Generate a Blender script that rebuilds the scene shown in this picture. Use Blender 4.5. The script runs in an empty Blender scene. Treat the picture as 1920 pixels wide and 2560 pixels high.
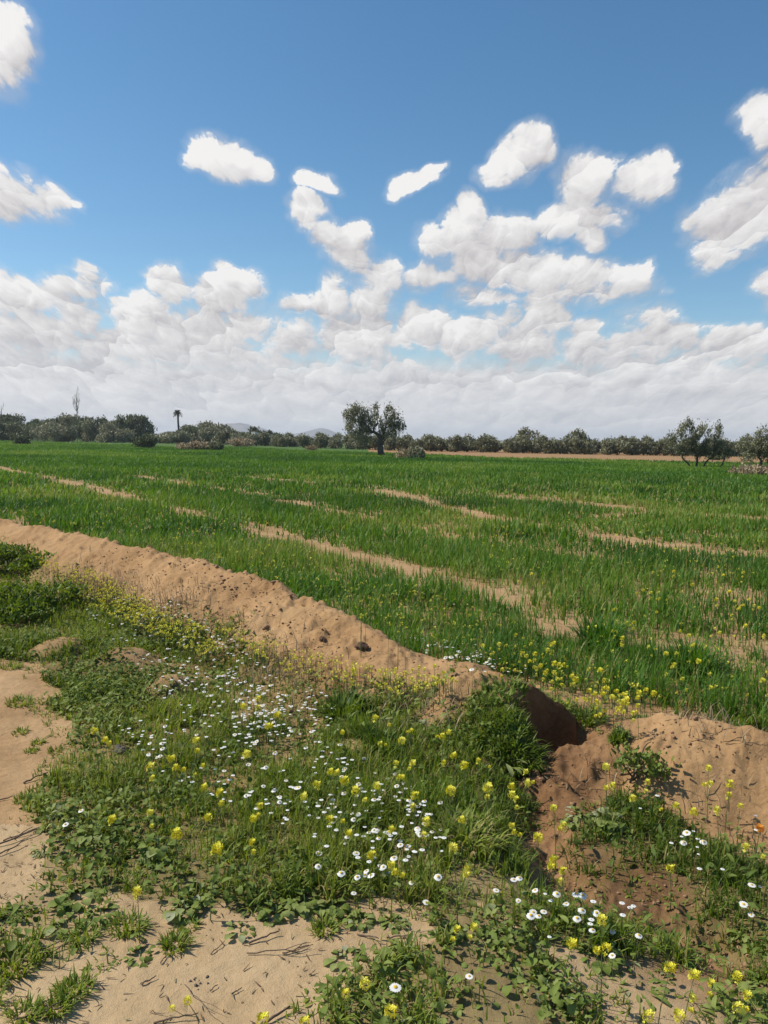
import bpy, math, random
import numpy as np

S = bpy.context.scene
C = S.collection
R = math.radians

# ------------------------------------------------------------------ camera, sun, sky, exposure
EYE = 1.6
PITCH = math.atan(180 / 2000)
ROLL = math.atan(0.016)
SUN_AZ, SUN_EL = R(-79), R(47)          # azimuth from +Y towards +X, elevation
EXPOSURE = 0.15
cam_data = bpy.data.cameras.new('camera')
cam = bpy.data.objects.new('camera', cam_data)
C.objects.link(cam)
cam_data.sensor_fit = 'VERTICAL'
cam_data.sensor_height = 36
cam_data.lens = 36 * 2000 / 2560
cam_data.clip_start, cam_data.clip_end = 0.05, 60000
cam.location = (0, 0, EYE)
cam.rotation_mode = 'XYZ'
from mathutils import Matrix, Vector
cam.rotation_euler = (Matrix.Rotation(math.pi / 2 - PITCH, 4, 'X') @ Matrix.Rotation(ROLL, 4, 'Z')).to_euler()
S.camera = cam
S.view_settings.view_transform = 'Standard'
S.view_settings.look = 'None'
S.view_settings.gamma = 1
S.view_settings.use_curve_mapping = False
S.view_settings.exposure = EXPOSURE

sun_data = bpy.data.lights.new('sun', 'SUN')
sun_data.energy, sun_data.angle, sun_data.color = 5.0, R(0.53), (1.0, 0.93, 0.82)
sun = bpy.data.objects.new('sun', sun_data)
C.objects.link(sun)
SUN_DIR = Vector((math.sin(SUN_AZ) * math.cos(SUN_EL), math.cos(SUN_AZ) * math.cos(SUN_EL), math.sin(SUN_EL)))
sun.rotation_euler = SUN_DIR.to_track_quat('Z', 'Y').to_euler()


def look(px, py):                       # direction seen in the photograph at a pixel of its 1920 x 2560
    x, y = (px - 960) / 2000, -(py - 1280) / 2000
    c, s = math.cos(ROLL), math.sin(ROLL)
    x, y = x * c - y * s, x * s + y * c
    cp, sp = math.cos(PITCH), math.sin(PITCH)
    return Vector((x, y * sp + cp, y * cp - sp)).normalized()


def azel(px, py):
    d = look(px, py)
    return math.atan2(d.x, d.y), math.asin(d.z)


class N:                                # a node socket with arithmetic
    def __init__(self, t, s):
        self.t, self.s = t, s

    def _m(self, op, *a):
        n = self.t.nodes.new('ShaderNodeMath')
        n.operation = op
        for i, v in enumerate((self,) + a):
            if isinstance(v, N):
                self.t.links.new(v.s, n.inputs[i])
            else:
                n.inputs[i].default_value = v
        return N(self.t, n.outputs[0])

    def __add__(self, o): return self._m('ADD', o)
    __radd__ = __add__
    def __sub__(self, o): return self._m('SUBTRACT', o)
    def __rsub__(self, o): return (self * -1.0) + o
    def __mul__(self, o): return self._m('MULTIPLY', o)
    __rmul__ = __mul__
    def __truediv__(self, o): return self._m('DIVIDE', o)
    def max(self, o): return self._m('MAXIMUM', o)
    def min(self, o): return self._m('MINIMUM', o)
    def smax(self, o, k): return self._m('SMOOTH_MAX', o, k)
    def pow(self, o): return self._m('POWER', o)
    def f(self, op, *a): return self._m(op, *a)

    def ss(self, a, b, lo=0.0, hi=1.0):  # smoothstep
        n = self.t.nodes.new('ShaderNodeMapRange')
        n.interpolation_type = 'SMOOTHSTEP'
        self.t.links.new(self.s, n.inputs[0])
        for i, v in enumerate((a, b, lo, hi)):
            if isinstance(v, N):
                self.t.links.new(v.s, n.inputs[i + 1])
            else:
                n.inputs[i + 1].default_value = v
        return N(self.t, n.outputs[0])


def node(t, kind, ins=None, out=0, **props):
    n = t.nodes.new(kind)
    for k, v in props.items():
        setattr(n, k, v)
    for k, v in (ins or {}).items():
        if isinstance(v, N):
            t.links.new(v.s, n.inputs[k])
        else:
            n.inputs[k].default_value = v
    return N(t, n.outputs[out])


def mixc(t, f, a, b, mode='MIX'):
    n = t.nodes.new('ShaderNodeMix')
    n.data_type, n.blend_type = 'RGBA', mode
    for i, v in ((0, f), (6, a), (7, b)):
        if isinstance(v, N):
            t.links.new(v.s, n.inputs[i])
        else:
            n.inputs[i].default_value = v if i == 0 else (*v, 1)
    return N(t, n.outputs[2])


# clouds: lens-shaped bodies given by where they stand in the sky (azimuth, elevation), broken up by noise
CLOUD_BODIES = [  # centre x, y, half width, half height, tilt in degrees
    (25, 110, 70, 95, 0), (-30, 150, 70, 90, 0), (5, 470, 90, 60, 0), (95, 495, 95, 42, -14), (160, 520, 40, 20, 0),
    (555, 395, 100, 58, -8), (630, 415, 70, 36, -10), (500, 400, 50, 40, 0), (800, 450, 60, 22, -12),
    (770, 525, 52, 56, 0), (825, 590, 60, 40, -30), (880, 630, 85, 58, -25), (900, 580, 36, 36, 0), (960, 690, 60, 60, -20),
    (1030, 460, 75, 24, 14), (1090, 425, 36, 14, 20),
    (1300, 390, 95, 55, 28), (1350, 370, 50, 45, 0), (1250, 430, 50, 36, 0),
    (1470, 455, 90, 80, 0), (1590, 460, 90, 56, 8), (1655, 435, 50, 52, 0), (1420, 540, 110, 46, 15), (1510, 550, 70, 36, 0),
    (1190, 540, 45, 58, 0), (1150, 585, 80, 60, 0), (1080, 610, 70, 48, 0), (1270, 590, 80, 70, 0), (1080, 690, 80, 40, 0),
    (1240, 660, 150, 66, -8), (1400, 690, 130, 66, -14), (1540, 700, 110, 56, -8), (1610, 690, 36, 40, 0), (1500, 730, 90, 40, 0),
    (1900, 320, 60, 70, 0), (1940, 390, 60, 80, 0), (1850, 540, 120, 90, 8), (1920, 500, 120, 110, 0), (1790, 600, 80, 46, 10),
    (1800, 650, 70, 30, 0), (1930, 725, 60, 42, 0),
    (740, 760, 60, 30, 0), (1200, 740, 90, 34, -10), (1480, 600, 40, 40, 0),
    # heads of the bank of cumulus
    (60, 745, 130, 50, 0), (190, 715, 80, 46, 0), (215, 690, 46, 30, 0), (110, 830, 200, 90, 0),
    (430, 720, 70, 62, 0), (560, 730, 100, 66, 0), (620, 720, 50, 60, 0), (360, 790, 80, 60, 0), (500, 850, 240, 110, 0), (320, 840, 90, 70, 0),
    (730, 850, 80, 60, 0), (830, 760, 52, 66, 0), (930, 770, 70, 80, 0), (900, 850, 120, 90, 0), (960, 700, 46, 60, 0),
    (1050, 830, 60, 70, 0), (1110, 820, 46, 50, 0), (1160, 850, 90, 60, 0), (1250, 800, 60, 50, 0), (1360, 790, 70, 64, 0), (1385, 760, 40, 44, 0), (1300, 850, 150, 70, 0),
    (1460, 830, 50, 40, 0), (1470, 880, 90, 60, 0), (1615, 830, 75, 70, 0), (1560, 860, 70, 56, 0), (1680, 860, 80, 60, 0), (1620, 920, 130, 90, 0),
    (1790, 850, 50, 44, 0), (1860, 870, 130, 56, 0), (1940, 860, 90, 56, 0),
    # lower heaps inside the bank, flatter towards the horizon
    (60, 900, 130, 46, 0), (250, 905, 90, 50, 0), (400, 930, 130, 40, 0), (600, 940, 150, 40, 0), (700, 905, 70, 46, 0), (790, 940, 90, 36, 0),
    (1010, 930, 130, 36, 0), (1190, 945, 120, 36, 0), (1390, 930, 110, 40, 0), (1590, 975, 120, 44, 0), (1760, 940, 90, 44, 0), (1880, 960, 100, 36, 0),
    (120, 990, 170, 24, 0), (420, 1005, 160, 20, 0), (700, 1000, 150, 24, 0), (930, 1010, 130, 18, 0), (1200, 1015, 170, 22, 0), (1480, 1030, 150, 18, 0),
    (1800, 1030, 170, 22, 0), (250, 1045, 140, 12, 0), (650, 1050, 170, 12, 0), (1050, 1060, 170, 12, 0)]
BANK_TOP = [(-200, 760), (0, 770), (110, 780), (250, 800), (330, 860), (430, 800), (640, 800), (700, 860), (860, 830), (1000, 860), (1160, 880),
            (1400, 830), (1480, 880), (1540, 900), (1660, 880), (1760, 890), (1920, 880), (2120, 880)]


def build_sky():
    w = bpy.data.worlds.new('World')
    S.world = w
    w.use_nodes = True
    w.cycles.sampling_method = 'NONE'
    t = w.node_tree
    t.nodes.clear()
    g = bpy.data.node_groups.new('cloud field', 'ShaderNodeTree')
    g.interface.new_socket('point', in_out='INPUT', socket_type='NodeSocketVector')
    g.interface.new_socket('density', in_out='OUTPUT', socket_type='NodeSocketFloat')
    gi, go = g.nodes.new('NodeGroupInput'), g.nodes.new('NodeGroupOutput')
    p = N(g, gi.outputs[0])
    u = node(g, 'ShaderNodeSeparateXYZ', {0: p}, 0)
    v = node(g, 'ShaderNodeSeparateXYZ', {0: p}, 1)
    # noise lives on a cloud deck that closes up towards the horizon
    k = v.max(-0.02) + 0.22
    q = node(g, 'ShaderNodeCombineXYZ', {0: u / k, 1: k.f('LOGARITHM', math.e) * 1.25, 2: 0.37})
    big = node(g, 'ShaderNodeTexNoise', {'Vector': q, 'Scale': 7.0, 'Detail': 2.0, 'Roughness': 0.5}, 'Color', noise_dimensions='2D')
    off = node(g, 'ShaderNodeVectorMath', {0: big, 1: (0.5, 0.5, 0.5)}, operation='SUBTRACT')
    off = node(g, 'ShaderNodeVectorMath', {0: off, 1: (0.035, 0.03, 0)}, operation='MULTIPLY')
    pw = node(g, 'ShaderNodeVectorMath', {0: p, 1: off}, operation='ADD')
    field = None
    pu, pv = (node(g, 'ShaderNodeSeparateXYZ', {0: pw}, i) for i in (0, 1))
    for i, (cx, cy, rx, ry, tilt) in enumerate(CLOUD_BODIES):
        a, e = azel(cx, cy)
        if cy < 740:
            rx, ry = rx * .9, ry * .9
        if i % 8 == 0:                  # a batch at a time (keeps few values alive at once while rendering)
            x = pu if field is None else pu + field * 1e-9
            lin = node(g, 'ShaderNodeCombineXYZ', {0: x, 1: pv, 2: 1.0})
            quad = node(g, 'ShaderNodeCombineXYZ', {0: x * x, 1: x * pv, 2: pv * pv})
        c, s_, ix, iy = math.cos(R(tilt)), math.sin(R(tilt)), (2000 / rx) ** 2, (2000 / ry) ** 2
        qa, qb, qc = c * c * ix + s_ * s_ * iy, 2 * c * s_ * (ix - iy), s_ * s_ * ix + c * c * iy
        am = 0.40 + 0.60 * min(1, ry / 60)
        b = node(g, 'ShaderNodeVectorMath', {0: quad, 1: (-am * qa, -am * qb, -am * qc)}, 'Value', operation='DOT_PRODUCT')
        b = b + node(g, 'ShaderNodeVectorMath', {0: lin, 1: (am * (2 * qa * a + qb * e), am * (2 * qc * e + qb * a),
                     am * (1 - qa * a * a - qb * a * e - qc * e * e))}, 'Value', operation='DOT_PRODUCT')
        field = b.max(-1.2) if field is None else field.smax(b, 0.06)
    cu = g.nodes.new('ShaderNodeFloatCurve')
    A0, A1 = -0.6, 0.6
    pts = [azel(x, y) for x, y in BANK_TOP]
    cv = cu.mapping.curves[0]
    pts = [((a - A0) / (A1 - A0), e * 2) for a, e in pts]
    pts = [(0, pts[0][1])] + pts + [(1, pts[-1][1])]
    while len(cv.points) < len(pts):
        cv.points.new(0.5, 0.5)
    for q_, (a, e) in zip(cv.points, pts):
        q_.location = (a, e)
        q_.handle_type = 'AUTO'
    cu.mapping.update()
    g.links.new(((u - A0) / (A1 - A0)).s, cu.inputs[1])
    top = N(g, cu.outputs[0]) * 0.5
    bank = ((top - v) * 14.0).min(0.42)
    field = field.smax(bank, 0.15)
    g.links.new(field.s, go.inputs[0])

    h = bpy.data.node_groups.new('cloud billows', 'ShaderNodeTree')
    h.interface.new_socket('point', in_out='INPUT', socket_type='NodeSocketVector')
    h.interface.new_socket('density', in_out='OUTPUT', socket_type='NodeSocketFloat')
    h.interface.new_socket('relief', in_out='OUTPUT', socket_type='NodeSocketFloat')
    h.interface.new_socket('rounding', in_out='OUTPUT', socket_type='NodeSocketFloat')
    hi, ho = h.nodes.new('NodeGroupInput'), h.nodes.new('NodeGroupOutput')
    p = N(h, hi.outputs[0])
    u = node(h, 'ShaderNodeSeparateXYZ', {0: p}, 0)
    v = node(h, 'ShaderNodeSeparateXYZ', {0: p}, 1)
    k = v.max(-0.02) + 0.34
    q = node(h, 'ShaderNodeCombineXYZ', {0: u / k * 0.56, 1: (v.max(-0.02) + 0.16).f('LOGARITHM', math.e) * 0.42, 2: 0.0})
    bend = node(h, 'ShaderNodeTexNoise', {'Vector': q, 'Scale': 22.0, 'Detail': 2.0, 'Roughness': 0.5}, 'Color', noise_dimensions='2D')
    bend = node(h, 'ShaderNodeVectorMath', {0: bend, 1: (0.5, 0.5, 0.5)}, operation='SUBTRACT')
    qb = node(h, 'ShaderNodeVectorMath', {0: bend, 1: (0.045, 0.045, 0), 2: q}, operation='MULTIPLY_ADD')
    puff = node(h, 'ShaderNodeTexVoronoi', {'Vector': qb, 'Scale': 17.0, 'Detail': 3.0, 'Roughness': 0.55, 'Lacunarity': 2.5}, 0, feature='F1', voronoi_dimensions='2D', normalize=True)
    wisp = node(h, 'ShaderNodeTexNoise', {'Vector': q, 'Scale': 17.0, 'Detail': 6.0, 'Roughness': 0.66}, noise_dimensions='2D')
    d = (0.34 - puff) * 1.2 + (wisp - 0.5) * 2.3
    h.links.new(d.s, ho.inputs[0])
    soft = node(h, 'ShaderNodeTexNoise', {'Vector': q, 'Scale': 14.0, 'Detail': 4.0, 'Roughness': 0.6}, noise_dimensions='2D')
    ball = None
    for sc, wt in ((10.0, 1.0), (24.0, 0.6), (52.0, 0.3)):   # which way each heap of the cloud faces
        vn = h.nodes.new('ShaderNodeTexVoronoi')
        vn.voronoi_dimensions, vn.feature = '2D', 'F1'
        h.links.new(qb.s, vn.inputs['Vector'])
        vn.inputs['Scale'].default_value = sc
        df = node(h, 'ShaderNodeVectorMath', {0: qb, 1: N(h, vn.outputs['Position'])}, operation='SUBTRACT')
        b = node(h, 'ShaderNodeVectorMath', {0: df, 1: (-0.45 * sc * wt, 0.9 * sc * wt, 0)}, 'Value', operation='DOT_PRODUCT')
        ball = b if ball is None else ball + b
    h.links.new(ball.s, ho.inputs[2])
    h.links.new(((0.34 - puff) * 1.7 + (soft - 0.5) * 1.2).s, ho.inputs[1])

    gen = node(t, 'ShaderNodeTexCoord', out=0)
    dx, dy, dz = (node(t, 'ShaderNodeSeparateXYZ', {0: gen}, i) for i in range(3))
    az = dx.f('ARCTAN2', dy)
    el = dz.min(1.0).max(-1.0).f('ARCSINE')

    def at(group, du, dv, out=0):
        n = t.nodes.new('ShaderNodeGroup')
        n.node_tree = group
        t.links.new(node(t, 'ShaderNodeCombineXYZ', {0: az + du, 1: el + dv, 2: 0.0}).s, n.inputs[0])
        return N(t, n.outputs[out]) if out is not None else [N(t, s) for s in n.outputs]
    f0 = at(g, 0.0, 0.0)
    f1 = at(g, f0 * 1e-9 - (el.max(0.0) * 0.04 + 0.002), el.max(0.0) * 0.075 + 0.004)
    n0, r0, ball = at(h, f1 * 1e-9, 0.0, None)
    r1 = at(h, n0 * 1e-9 - 0.005, 0.009, 1)
    d0 = f0 + n0
    lit = (0.455 + (f0 - f1) * 0.36 + ball * el.ss(0.0, 0.09, 0.20, 0.44) * el.ss(0.1, 0.35, 1.0, 0.6) + (r0 - r1) * 0.6 * el.ss(0.0, 0.15, 0.7, 1.1)).max(0.0).min(1.0)
    alpha = d0.ss(-0.02, (1.0 - lit) * 0.75 + 0.30).max(d0.ss(-0.55, 0.45) * 0.30).max(el.ss(0.075, 0.115, 1.0, 0.0))
    grey = el.ss(0.0, 0.16)
    dark = mixc(t, grey, (0.47, 0.485, 0.52), (0.45, 0.43, 0.44))
    col = mixc(t, lit, dark, (0.82, 0.81, 0.80))
    low = el.ss(0.01, 0.16, 1.0, 0.0)
    col = mixc(t, low * 0.30, col, (0.66, 0.675, 0.70))
    sky = t.nodes.new('ShaderNodeTexSky')
    sky.sky_type = 'NISHITA'
    sky.sun_disc = False
    sky.sun_elevation, sky.sun_rotation = SUN_EL, SUN_AZ
    sky.air_density, sky.dust_density, sky.ozone_density, sky.altitude = 1.0, 0.4, 1.6, 300
    SK = 0.113
    skyc = node(t, 'ShaderNodeHueSaturation', {'Hue': 0.493, 'Saturation': 1.24, 'Color': N(t, sky.outputs[0])})
    cl = mixc(t, 1.0, col, (1 / SK, 1 / SK, 1 / SK), 'MULTIPLY')
    out = mixc(t, alpha, skyc, cl)
    bg = t.nodes.new('ShaderNodeBackground')
    t.links.new(out.s, bg.inputs[0])
    bg.inputs[1].default_value = SK
    o = t.nodes.new('ShaderNodeOutputWorld')
    t.links.new(bg.outputs[0], o.inputs[0])


build_sky()
# ------------------------------------------------------------------ number helpers
rng = np.random.default_rng(11)
random.seed(11)
_TAB = rng.random((256, 256))


def vnoise(x, y):
    xi, yi = np.floor(x).astype(int), np.floor(y).astype(int)
    fx, fy = x - xi, y - yi
    fx, fy = fx * fx * (3 - 2 * fx), fy * fy * (3 - 2 * fy)
    a, b = _TAB[xi & 255, yi & 255], _TAB[(xi + 1) & 255, yi & 255]
    c, d = _TAB[xi & 255, (yi + 1) & 255], _TAB[(xi + 1) & 255, (yi + 1) & 255]
    return (a + (b - a) * fx) * (1 - fy) + (c + (d - c) * fx) * fy


def fbm(x, y, scale, octs=4, gain=0.5, seed=0):
    x, y = np.asarray(x, float) / scale + 17.3 * seed, np.asarray(y, float) / scale - 9.7 * seed
    s, a, n = 0, 1.0, 0
    for i in range(octs):
        s = s + a * vnoise(x * 2.03 ** i + 5.1 * i, y * 2.03 ** i + 3.7 * i)
        n += a
        a *= gain
    return s / n - 0.5                  # about -0.35 .. 0.35


def sstep(a, b, x):
    t = np.clip((x - a) / (b - a), 0, 1)
    return t * t * (3 - 2 * t)


def at(px, py, z=0.0):                  # where the line of sight through a photo pixel meets the height z
    d = look(px, py)
    t = (z - EYE) / d.z
    return d.x * t, d.y * t


def poly(pts, z=0.0):
    return np.array([at(p[0], p[1], p[2] if len(p) > 2 else z) for p in pts])


def inside(x, y, P):
    r = np.zeros(np.shape(x), bool)
    n = len(P)
    for i in range(n):
        (x0, y0), (x1, y1) = P[i], P[(i + 1) % n]
        if y0 == y1:
            continue
        r ^= ((y0 > y) != (y1 > y)) & (x < (x1 - x0) * (y - y0) / (y1 - y0) + x0)
    return r


def pdist(x, y, P):                     # distance to a polyline, side (+ = far side), and how far along it (0..n-1)
    best, side, arc = np.full(np.shape(x), 1e9), np.zeros(np.shape(x)), np.zeros(np.shape(x))
    for i in range(len(P) - 1):
        a, b = P[i], P[i + 1]
        e = b - a
        L = e @ e
        t = np.clip(((x - a[0]) * e[0] + (y - a[1]) * e[1]) / L, 0, 1)
        dx, dy = x - a[0] - t * e[0], y - a[1] - t * e[1]
        d = np.hypot(dx, dy)
        m = d < best
        best = np.where(m, d, best)
        side = np.where(m, np.sign(e[0] * dy - e[1] * dx), side)
        arc = np.where(m, i + t, arc)
    return best, side, arc


# ------------------------------------------------------------------ the lie of the land
RIDGE = [(-900, 1190, .30), (-500, 1222, .30), (-120, 1272, .30), (0, 1298, .32), (130, 1325, .37), (260, 1350, .41), (400, 1380, .45), (560, 1425, .45), (700, 1470, .42),
         (830, 1530, .36), (960, 1597, .30), (1080, 1640, .25), (1170, 1662, .24), (1260, 1686, .26), (1350, 1735, .26), (1425, 1795, .17), (1480, 1850, .06), (1500, 1890, -.05)]
MOUND = [(1575, 1800, .18), (1660, 1785, .24), (1760, 1804, .25), (1860, 1818, .25), (2000, 1850, .24), (2400, 1930, .22), (3200, 2050, .2)]
RIDGE_P, MOUND_P = poly(RIDGE), poly(MOUND)
RIDGE_Z, MOUND_Z = np.array([p[2] for p in RIDGE]), np.array([p[2] for p in MOUND])
LINE_P = np.vstack([RIDGE_P, MOUND_P])
PIT = np.array(at(1405, 1905, -0.10))
GULLY = poly([(1400, 1925), (1375, 1980), (1340, 2060), (1400, 2170), (1560, 2230), (1740, 2300), (1830, 2340)], -0.05)
BUMPS = [(150, 1600, .09, .34), (330, 1620, .09, .30), (440, 1690, .08, .25), (110, 1480, .14, .5), (880, 1870, .06, .26), (1150, 1775, .07, .30), (1080, 1810, .05, .22)]
BUMPS = [(*at(x, y, h), h, r) for x, y, h, r in BUMPS]


def height(x, y):
    x, y = np.asarray(x, float), np.asarray(y, float)
    far = sstep(14, 60, np.hypot(x, y))
    wx, wy = x + fbm(x, y, 0.5, 3, seed=1) * 0.22, y + fbm(x, y, 0.5, 3, seed=2) * 0.22
    h = fbm(x, y, 2.6, 3, seed=3) * 0.10 * (1 - 0.5 * far) + fbm(x, y, 0.22, 4, 0.6, seed=4) * 0.030 * (1 - far)
    d, side, arc = pdist(wx, wy, LINE_P)
    crop = np.where(side > 0, sstep(0.0, 0.6, d), 0)
    h = h - 0.09 * (1 - crop) * sstep(0.2, 1.2, x) * (1 - far)
    h = h * (1 - 0.5 * crop)
    for P, Z, w0, w1 in ((RIDGE_P, RIDGE_Z, 0.80, 0.42), (MOUND_P, MOUND_Z, 0.46, 0.40)):
        d, side, arc = pdist(wx, wy, P)
        z = np.interp(arc, np.arange(len(Z)), Z)
        w = np.where(side > 0, w1, w0)
        t = np.clip(d / w, 0, 1)
        prof = np.where(side > 0, 1 - t * t * (3 - 2 * t), (1 - t) ** 1.15 * (1 + 0.35 * t))
        base = h
        rise = np.maximum(z - np.maximum(base, -0.10), 0) * prof
        lump = fbm(wx, wy, 0.34, 4, 0.6, seed=5) * 0.075 + fbm(x, y, 0.085, 4, 0.65, seed=6) * 0.06
        lump = lump + np.maximum(fbm(x, y, 0.13, 3, 0.6, seed=44) - 0.13, 0) * 0.20
        h = base + rise + lump * np.clip(prof * 2.2, 0, 1) * (1 - far) * (1 if w0 > .6 else .55)
    for bx, by, bh, br in BUMPS:
        h = h + bh * np.exp(-(((wx - bx) ** 2 + (wy - by) ** 2) / (br * 0.6) ** 2) ** 1.5)
    r = np.hypot((x - PIT[0]) * .72, y - PIT[1]) + 0.10 * fbm(x, y, 0.2, 3, seed=19)
    m = 1 - sstep(0.14, 0.215, r)
    h = h * (1 - m) + m * (-0.13 + 0.10 * fbm(x, y, 0.10, 4, 0.6, seed=45))
    d, side, arc = pdist(wx, wy, GULLY)
    h = h - np.exp(-(d / 0.18) ** 2) * (0.10 + 0.12 * fbm(x, y, 0.14, 4, 0.65, seed=7))
    # the trodden sand lies a hand lower at the near side, with a worn edge
    return h + 0.8 * sstep(140, 420, np.hypot(x, y)) * np.clip(-x / 160, 0, 1)


def hz(x, y):
    return float(height(np.array([x]), np.array([y]))[0])




def ground_many(P, up=0.0):             # the same for many pixels at once
    P = np.asarray(P, float)
    up = np.broadcast_to(up, (len(P),))
    D = np.array([look(*p) for p in P])
    z = np.zeros(len(P))
    for _ in range(12):
        t = (z + up - EYE) / D[:, 2]
        z = .5 * z + .5 * height(D[:, 0] * t, D[:, 1] * t)
    t = (z + up - EYE) / D[:, 2]
    x, y = D[:, 0] * t, D[:, 1] * t
    return x, y, height(x, y)


def ground_at(px, py, up=0.0):          # the photo pixel seen on the ground itself (or a given height above it)
    return tuple(float(v[0]) for v in ground_many([(px, py)], up))


MEADOW = poly([(-260, 1380), (0, 1362), (110, 1380), (250, 1440), (420, 1530), (560, 1620), (700, 1700), (850, 1760), (1000, 1775), (1090, 1790), (1170, 1800), (1230, 1815), (1260, 1830),
               (1250, 1850), (1290, 1900), (1330, 1960), (1320, 2040), (1290, 2110), (1280, 2200), (1290, 2290), (1230, 2275), (1150, 2320), (1000, 2300), (830, 2290),
               (680, 2265), (620, 2225), (520, 2265), (450, 2250), (330, 2275), (230, 2270), (110, 2230), (90, 2170), (120, 2100), (70, 2040), (120, 1990), (180, 1940),
               (160, 1880), (190, 1830), (130, 1770), (120, 1710), (70, 1665), (10, 1650), (-60, 1650), (-260, 1640)])
PATCH = poly([(1200, 2250), (1300, 2225), (1420, 2215), (1560, 2215), (1660, 2240), (1750, 2330), (1740, 2360), (1600, 2370), (1480, 2380), (1400, 2405), (1320, 2390), (1260, 2310)])
RIGHT = poly([(1395, 2080), (1470, 2030), (1560, 1990), (1640, 1950), (1780, 1930), (2100, 1920), (2100, 2380), (1860, 2370), (1800, 2290), (1690, 2190), (1560, 2130), (1450, 2140)])
WEEDS = poly([(730, 2620), (800, 2500), (930, 2445), (1020, 2400), (1080, 2300), (1240, 2290), (1300, 2380), (1440, 2450), (1440, 2620)])
CORNER = poly([(1640, 2640), (1690, 2490), (1780, 2430), (1960, 2390), (2080, 2640)])
EDGE = poly([(-300, 2330), (0, 2260), (90, 2200), (200, 2270), (260, 2350), (120, 2420), (0, 2450), (-300, 2600)])
STRIPS = [(poly([(-60, 1160), (90, 1190), (200, 1215), (300, 1240), (450, 1278), (560, 1310), (690, 1345), (900, 1395), (1050, 1430), (1180, 1470), (1330, 1530), (1420, 1560)]), .30, 1.0),
          (poly([(330, 1190), (430, 1205), (600, 1232), (690, 1250), (900, 1295), (1150, 1340), (1290, 1370), (1430, 1390), (1520, 1410), (1650, 1445), (1830, 1490), (2000, 1530)]), .32, .9),
          (poly([(900, 1215), (1100, 1262), (1250, 1300), (1400, 1325), (1540, 1345), (1700, 1370), (1920, 1395), (2100, 1420)]), .36, .95),
          (poly([(480, 1180), (560, 1186), (640, 1196), (800, 1212)]), .42, .75),
          (poly([(1200, 1238), (1300, 1248), (1420, 1258), (1560, 1270)]), .45, .9),
          (poly([(1500, 1292), (1640, 1283), (1740, 1288), (1930, 1300)]), .36, .85),
          (poly([(1050, 1520), (1250, 1550), (1400, 1580), (1600, 1620), (1800, 1660)]), .2, .7)]


def crop_cover(x, y):                   # 0 bare, 1 full crop
    d, side, arc = pdist(x, y, LINE_P)
    wob = fbm(x, y, 1.1, 3, seed=8) * 0.5
    gap = np.interp(arc, np.arange(len(LINE_P)), [0.12] * 9 + [0.25, 0.35, 0.5, 0.55, 0.62, 0.62, .62, .62, .62] + [.62] * len(MOUND_P))
    c = np.where(side > 0, sstep(gap - 0.10, gap + 0.25, d + wob * 0.5), 0)
    r = np.hypot(x, y)
    bare = np.zeros_like(c)
    for i, (P, w, a) in enumerate(STRIPS):
        lo = -.205 if i == 0 else -.17
        s, _, _ = pdist(x + wob * 0.25, y + wob * 0.25, P)
        w = w * (1 + 1.3 * sstep(12, 45, r))
        bare = np.maximum(bare, a * np.exp(-(s / w) ** 2) * sstep(lo, lo + .2, fbm(x, y, 1.6, 3, seed=9)) * 1.15)
    row = x * 0.84 + y * 0.54
    bare = np.maximum(bare, 0.85 * sstep(0.80, 1.0, np.sin(row * 2 * np.pi / 1.75 + fbm(x, y, 3.0, 2, seed=10) * 3)) * sstep(0.06, 0.17, fbm(x, y, 2.6, 3, seed=12)))
    thin = 0.55 * sstep(0.0, 0.25, fbm(x, y, 1.4, 4, seed=13)) * sstep(-3, 4, x) * (r < 16)
    return c * (1 - np.clip(bare, 0, 1)) * (1 - thin)


FIELD_END = poly([(-900, 1092), (-200, 1094), (60, 1106), (240, 1110), (420, 1118), (600, 1119), (750, 1127), (940, 1133), (1100, 1139), (1250, 1146), (1500, 1151), (1700, 1156), (1930, 1160), (3000, 1190)])


def field(x, y):                        # on the field side and short of its far edge
    return inside(x, y, np.vstack([FIELD_END, [(260, 30), (60, 3), (0, 3), (-40, 8), (-250, 60)]]))


# ------------------------------------------------------------------ mesh helpers
def build(name, V, loops, sizes, mats, parent=None, tint=None, smooth=False, mat_idx=None, loc=None, link=True):
    me = bpy.data.meshes.new(name)
    V, loops, sizes = np.ascontiguousarray(V, np.float32), np.ascontiguousarray(loops, np.int32), np.ascontiguousarray(sizes, np.int32)
    me.vertices.add(len(V))
    me.vertices.foreach_set('co', V.ravel())
    me.loops.add(len(loops))
    me.loops.foreach_set('vertex_index', loops)
    me.polygons.add(len(sizes))
    me.polygons.foreach_set('loop_start', np.concatenate([[0], np.cumsum(sizes)[:-1]]).astype(np.int32))
    if smooth:
        me.polygons.foreach_set('use_smooth', np.ones(len(sizes), bool))
    for m in (mats if isinstance(mats, (list, tuple)) else [mats]):
        me.materials.append(m)
    if mat_idx is not None:
        me.polygons.foreach_set('material_index', np.ascontiguousarray(mat_idx, np.int32))
    me.update(calc_edges=True)
    for k, a in (tint or {}).items():
        a = np.asarray(a)
        if a.ndim == 2:
            t = me.attributes.new(k, 'FLOAT_COLOR', 'POINT')
            t.data.foreach_set('color', np.ascontiguousarray(a, np.float32).ravel())
        else:
            t = me.attributes.new(k, 'FLOAT', 'POINT')
            t.data.foreach_set('value', np.ascontiguousarray(a, np.float32))
    o = bpy.data.objects.new(name, me)
    if link:
        C.objects.link(o)
    if parent is not None:
        o.parent = parent
    if loc is not None:
        o.location = loc
    return o


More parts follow.
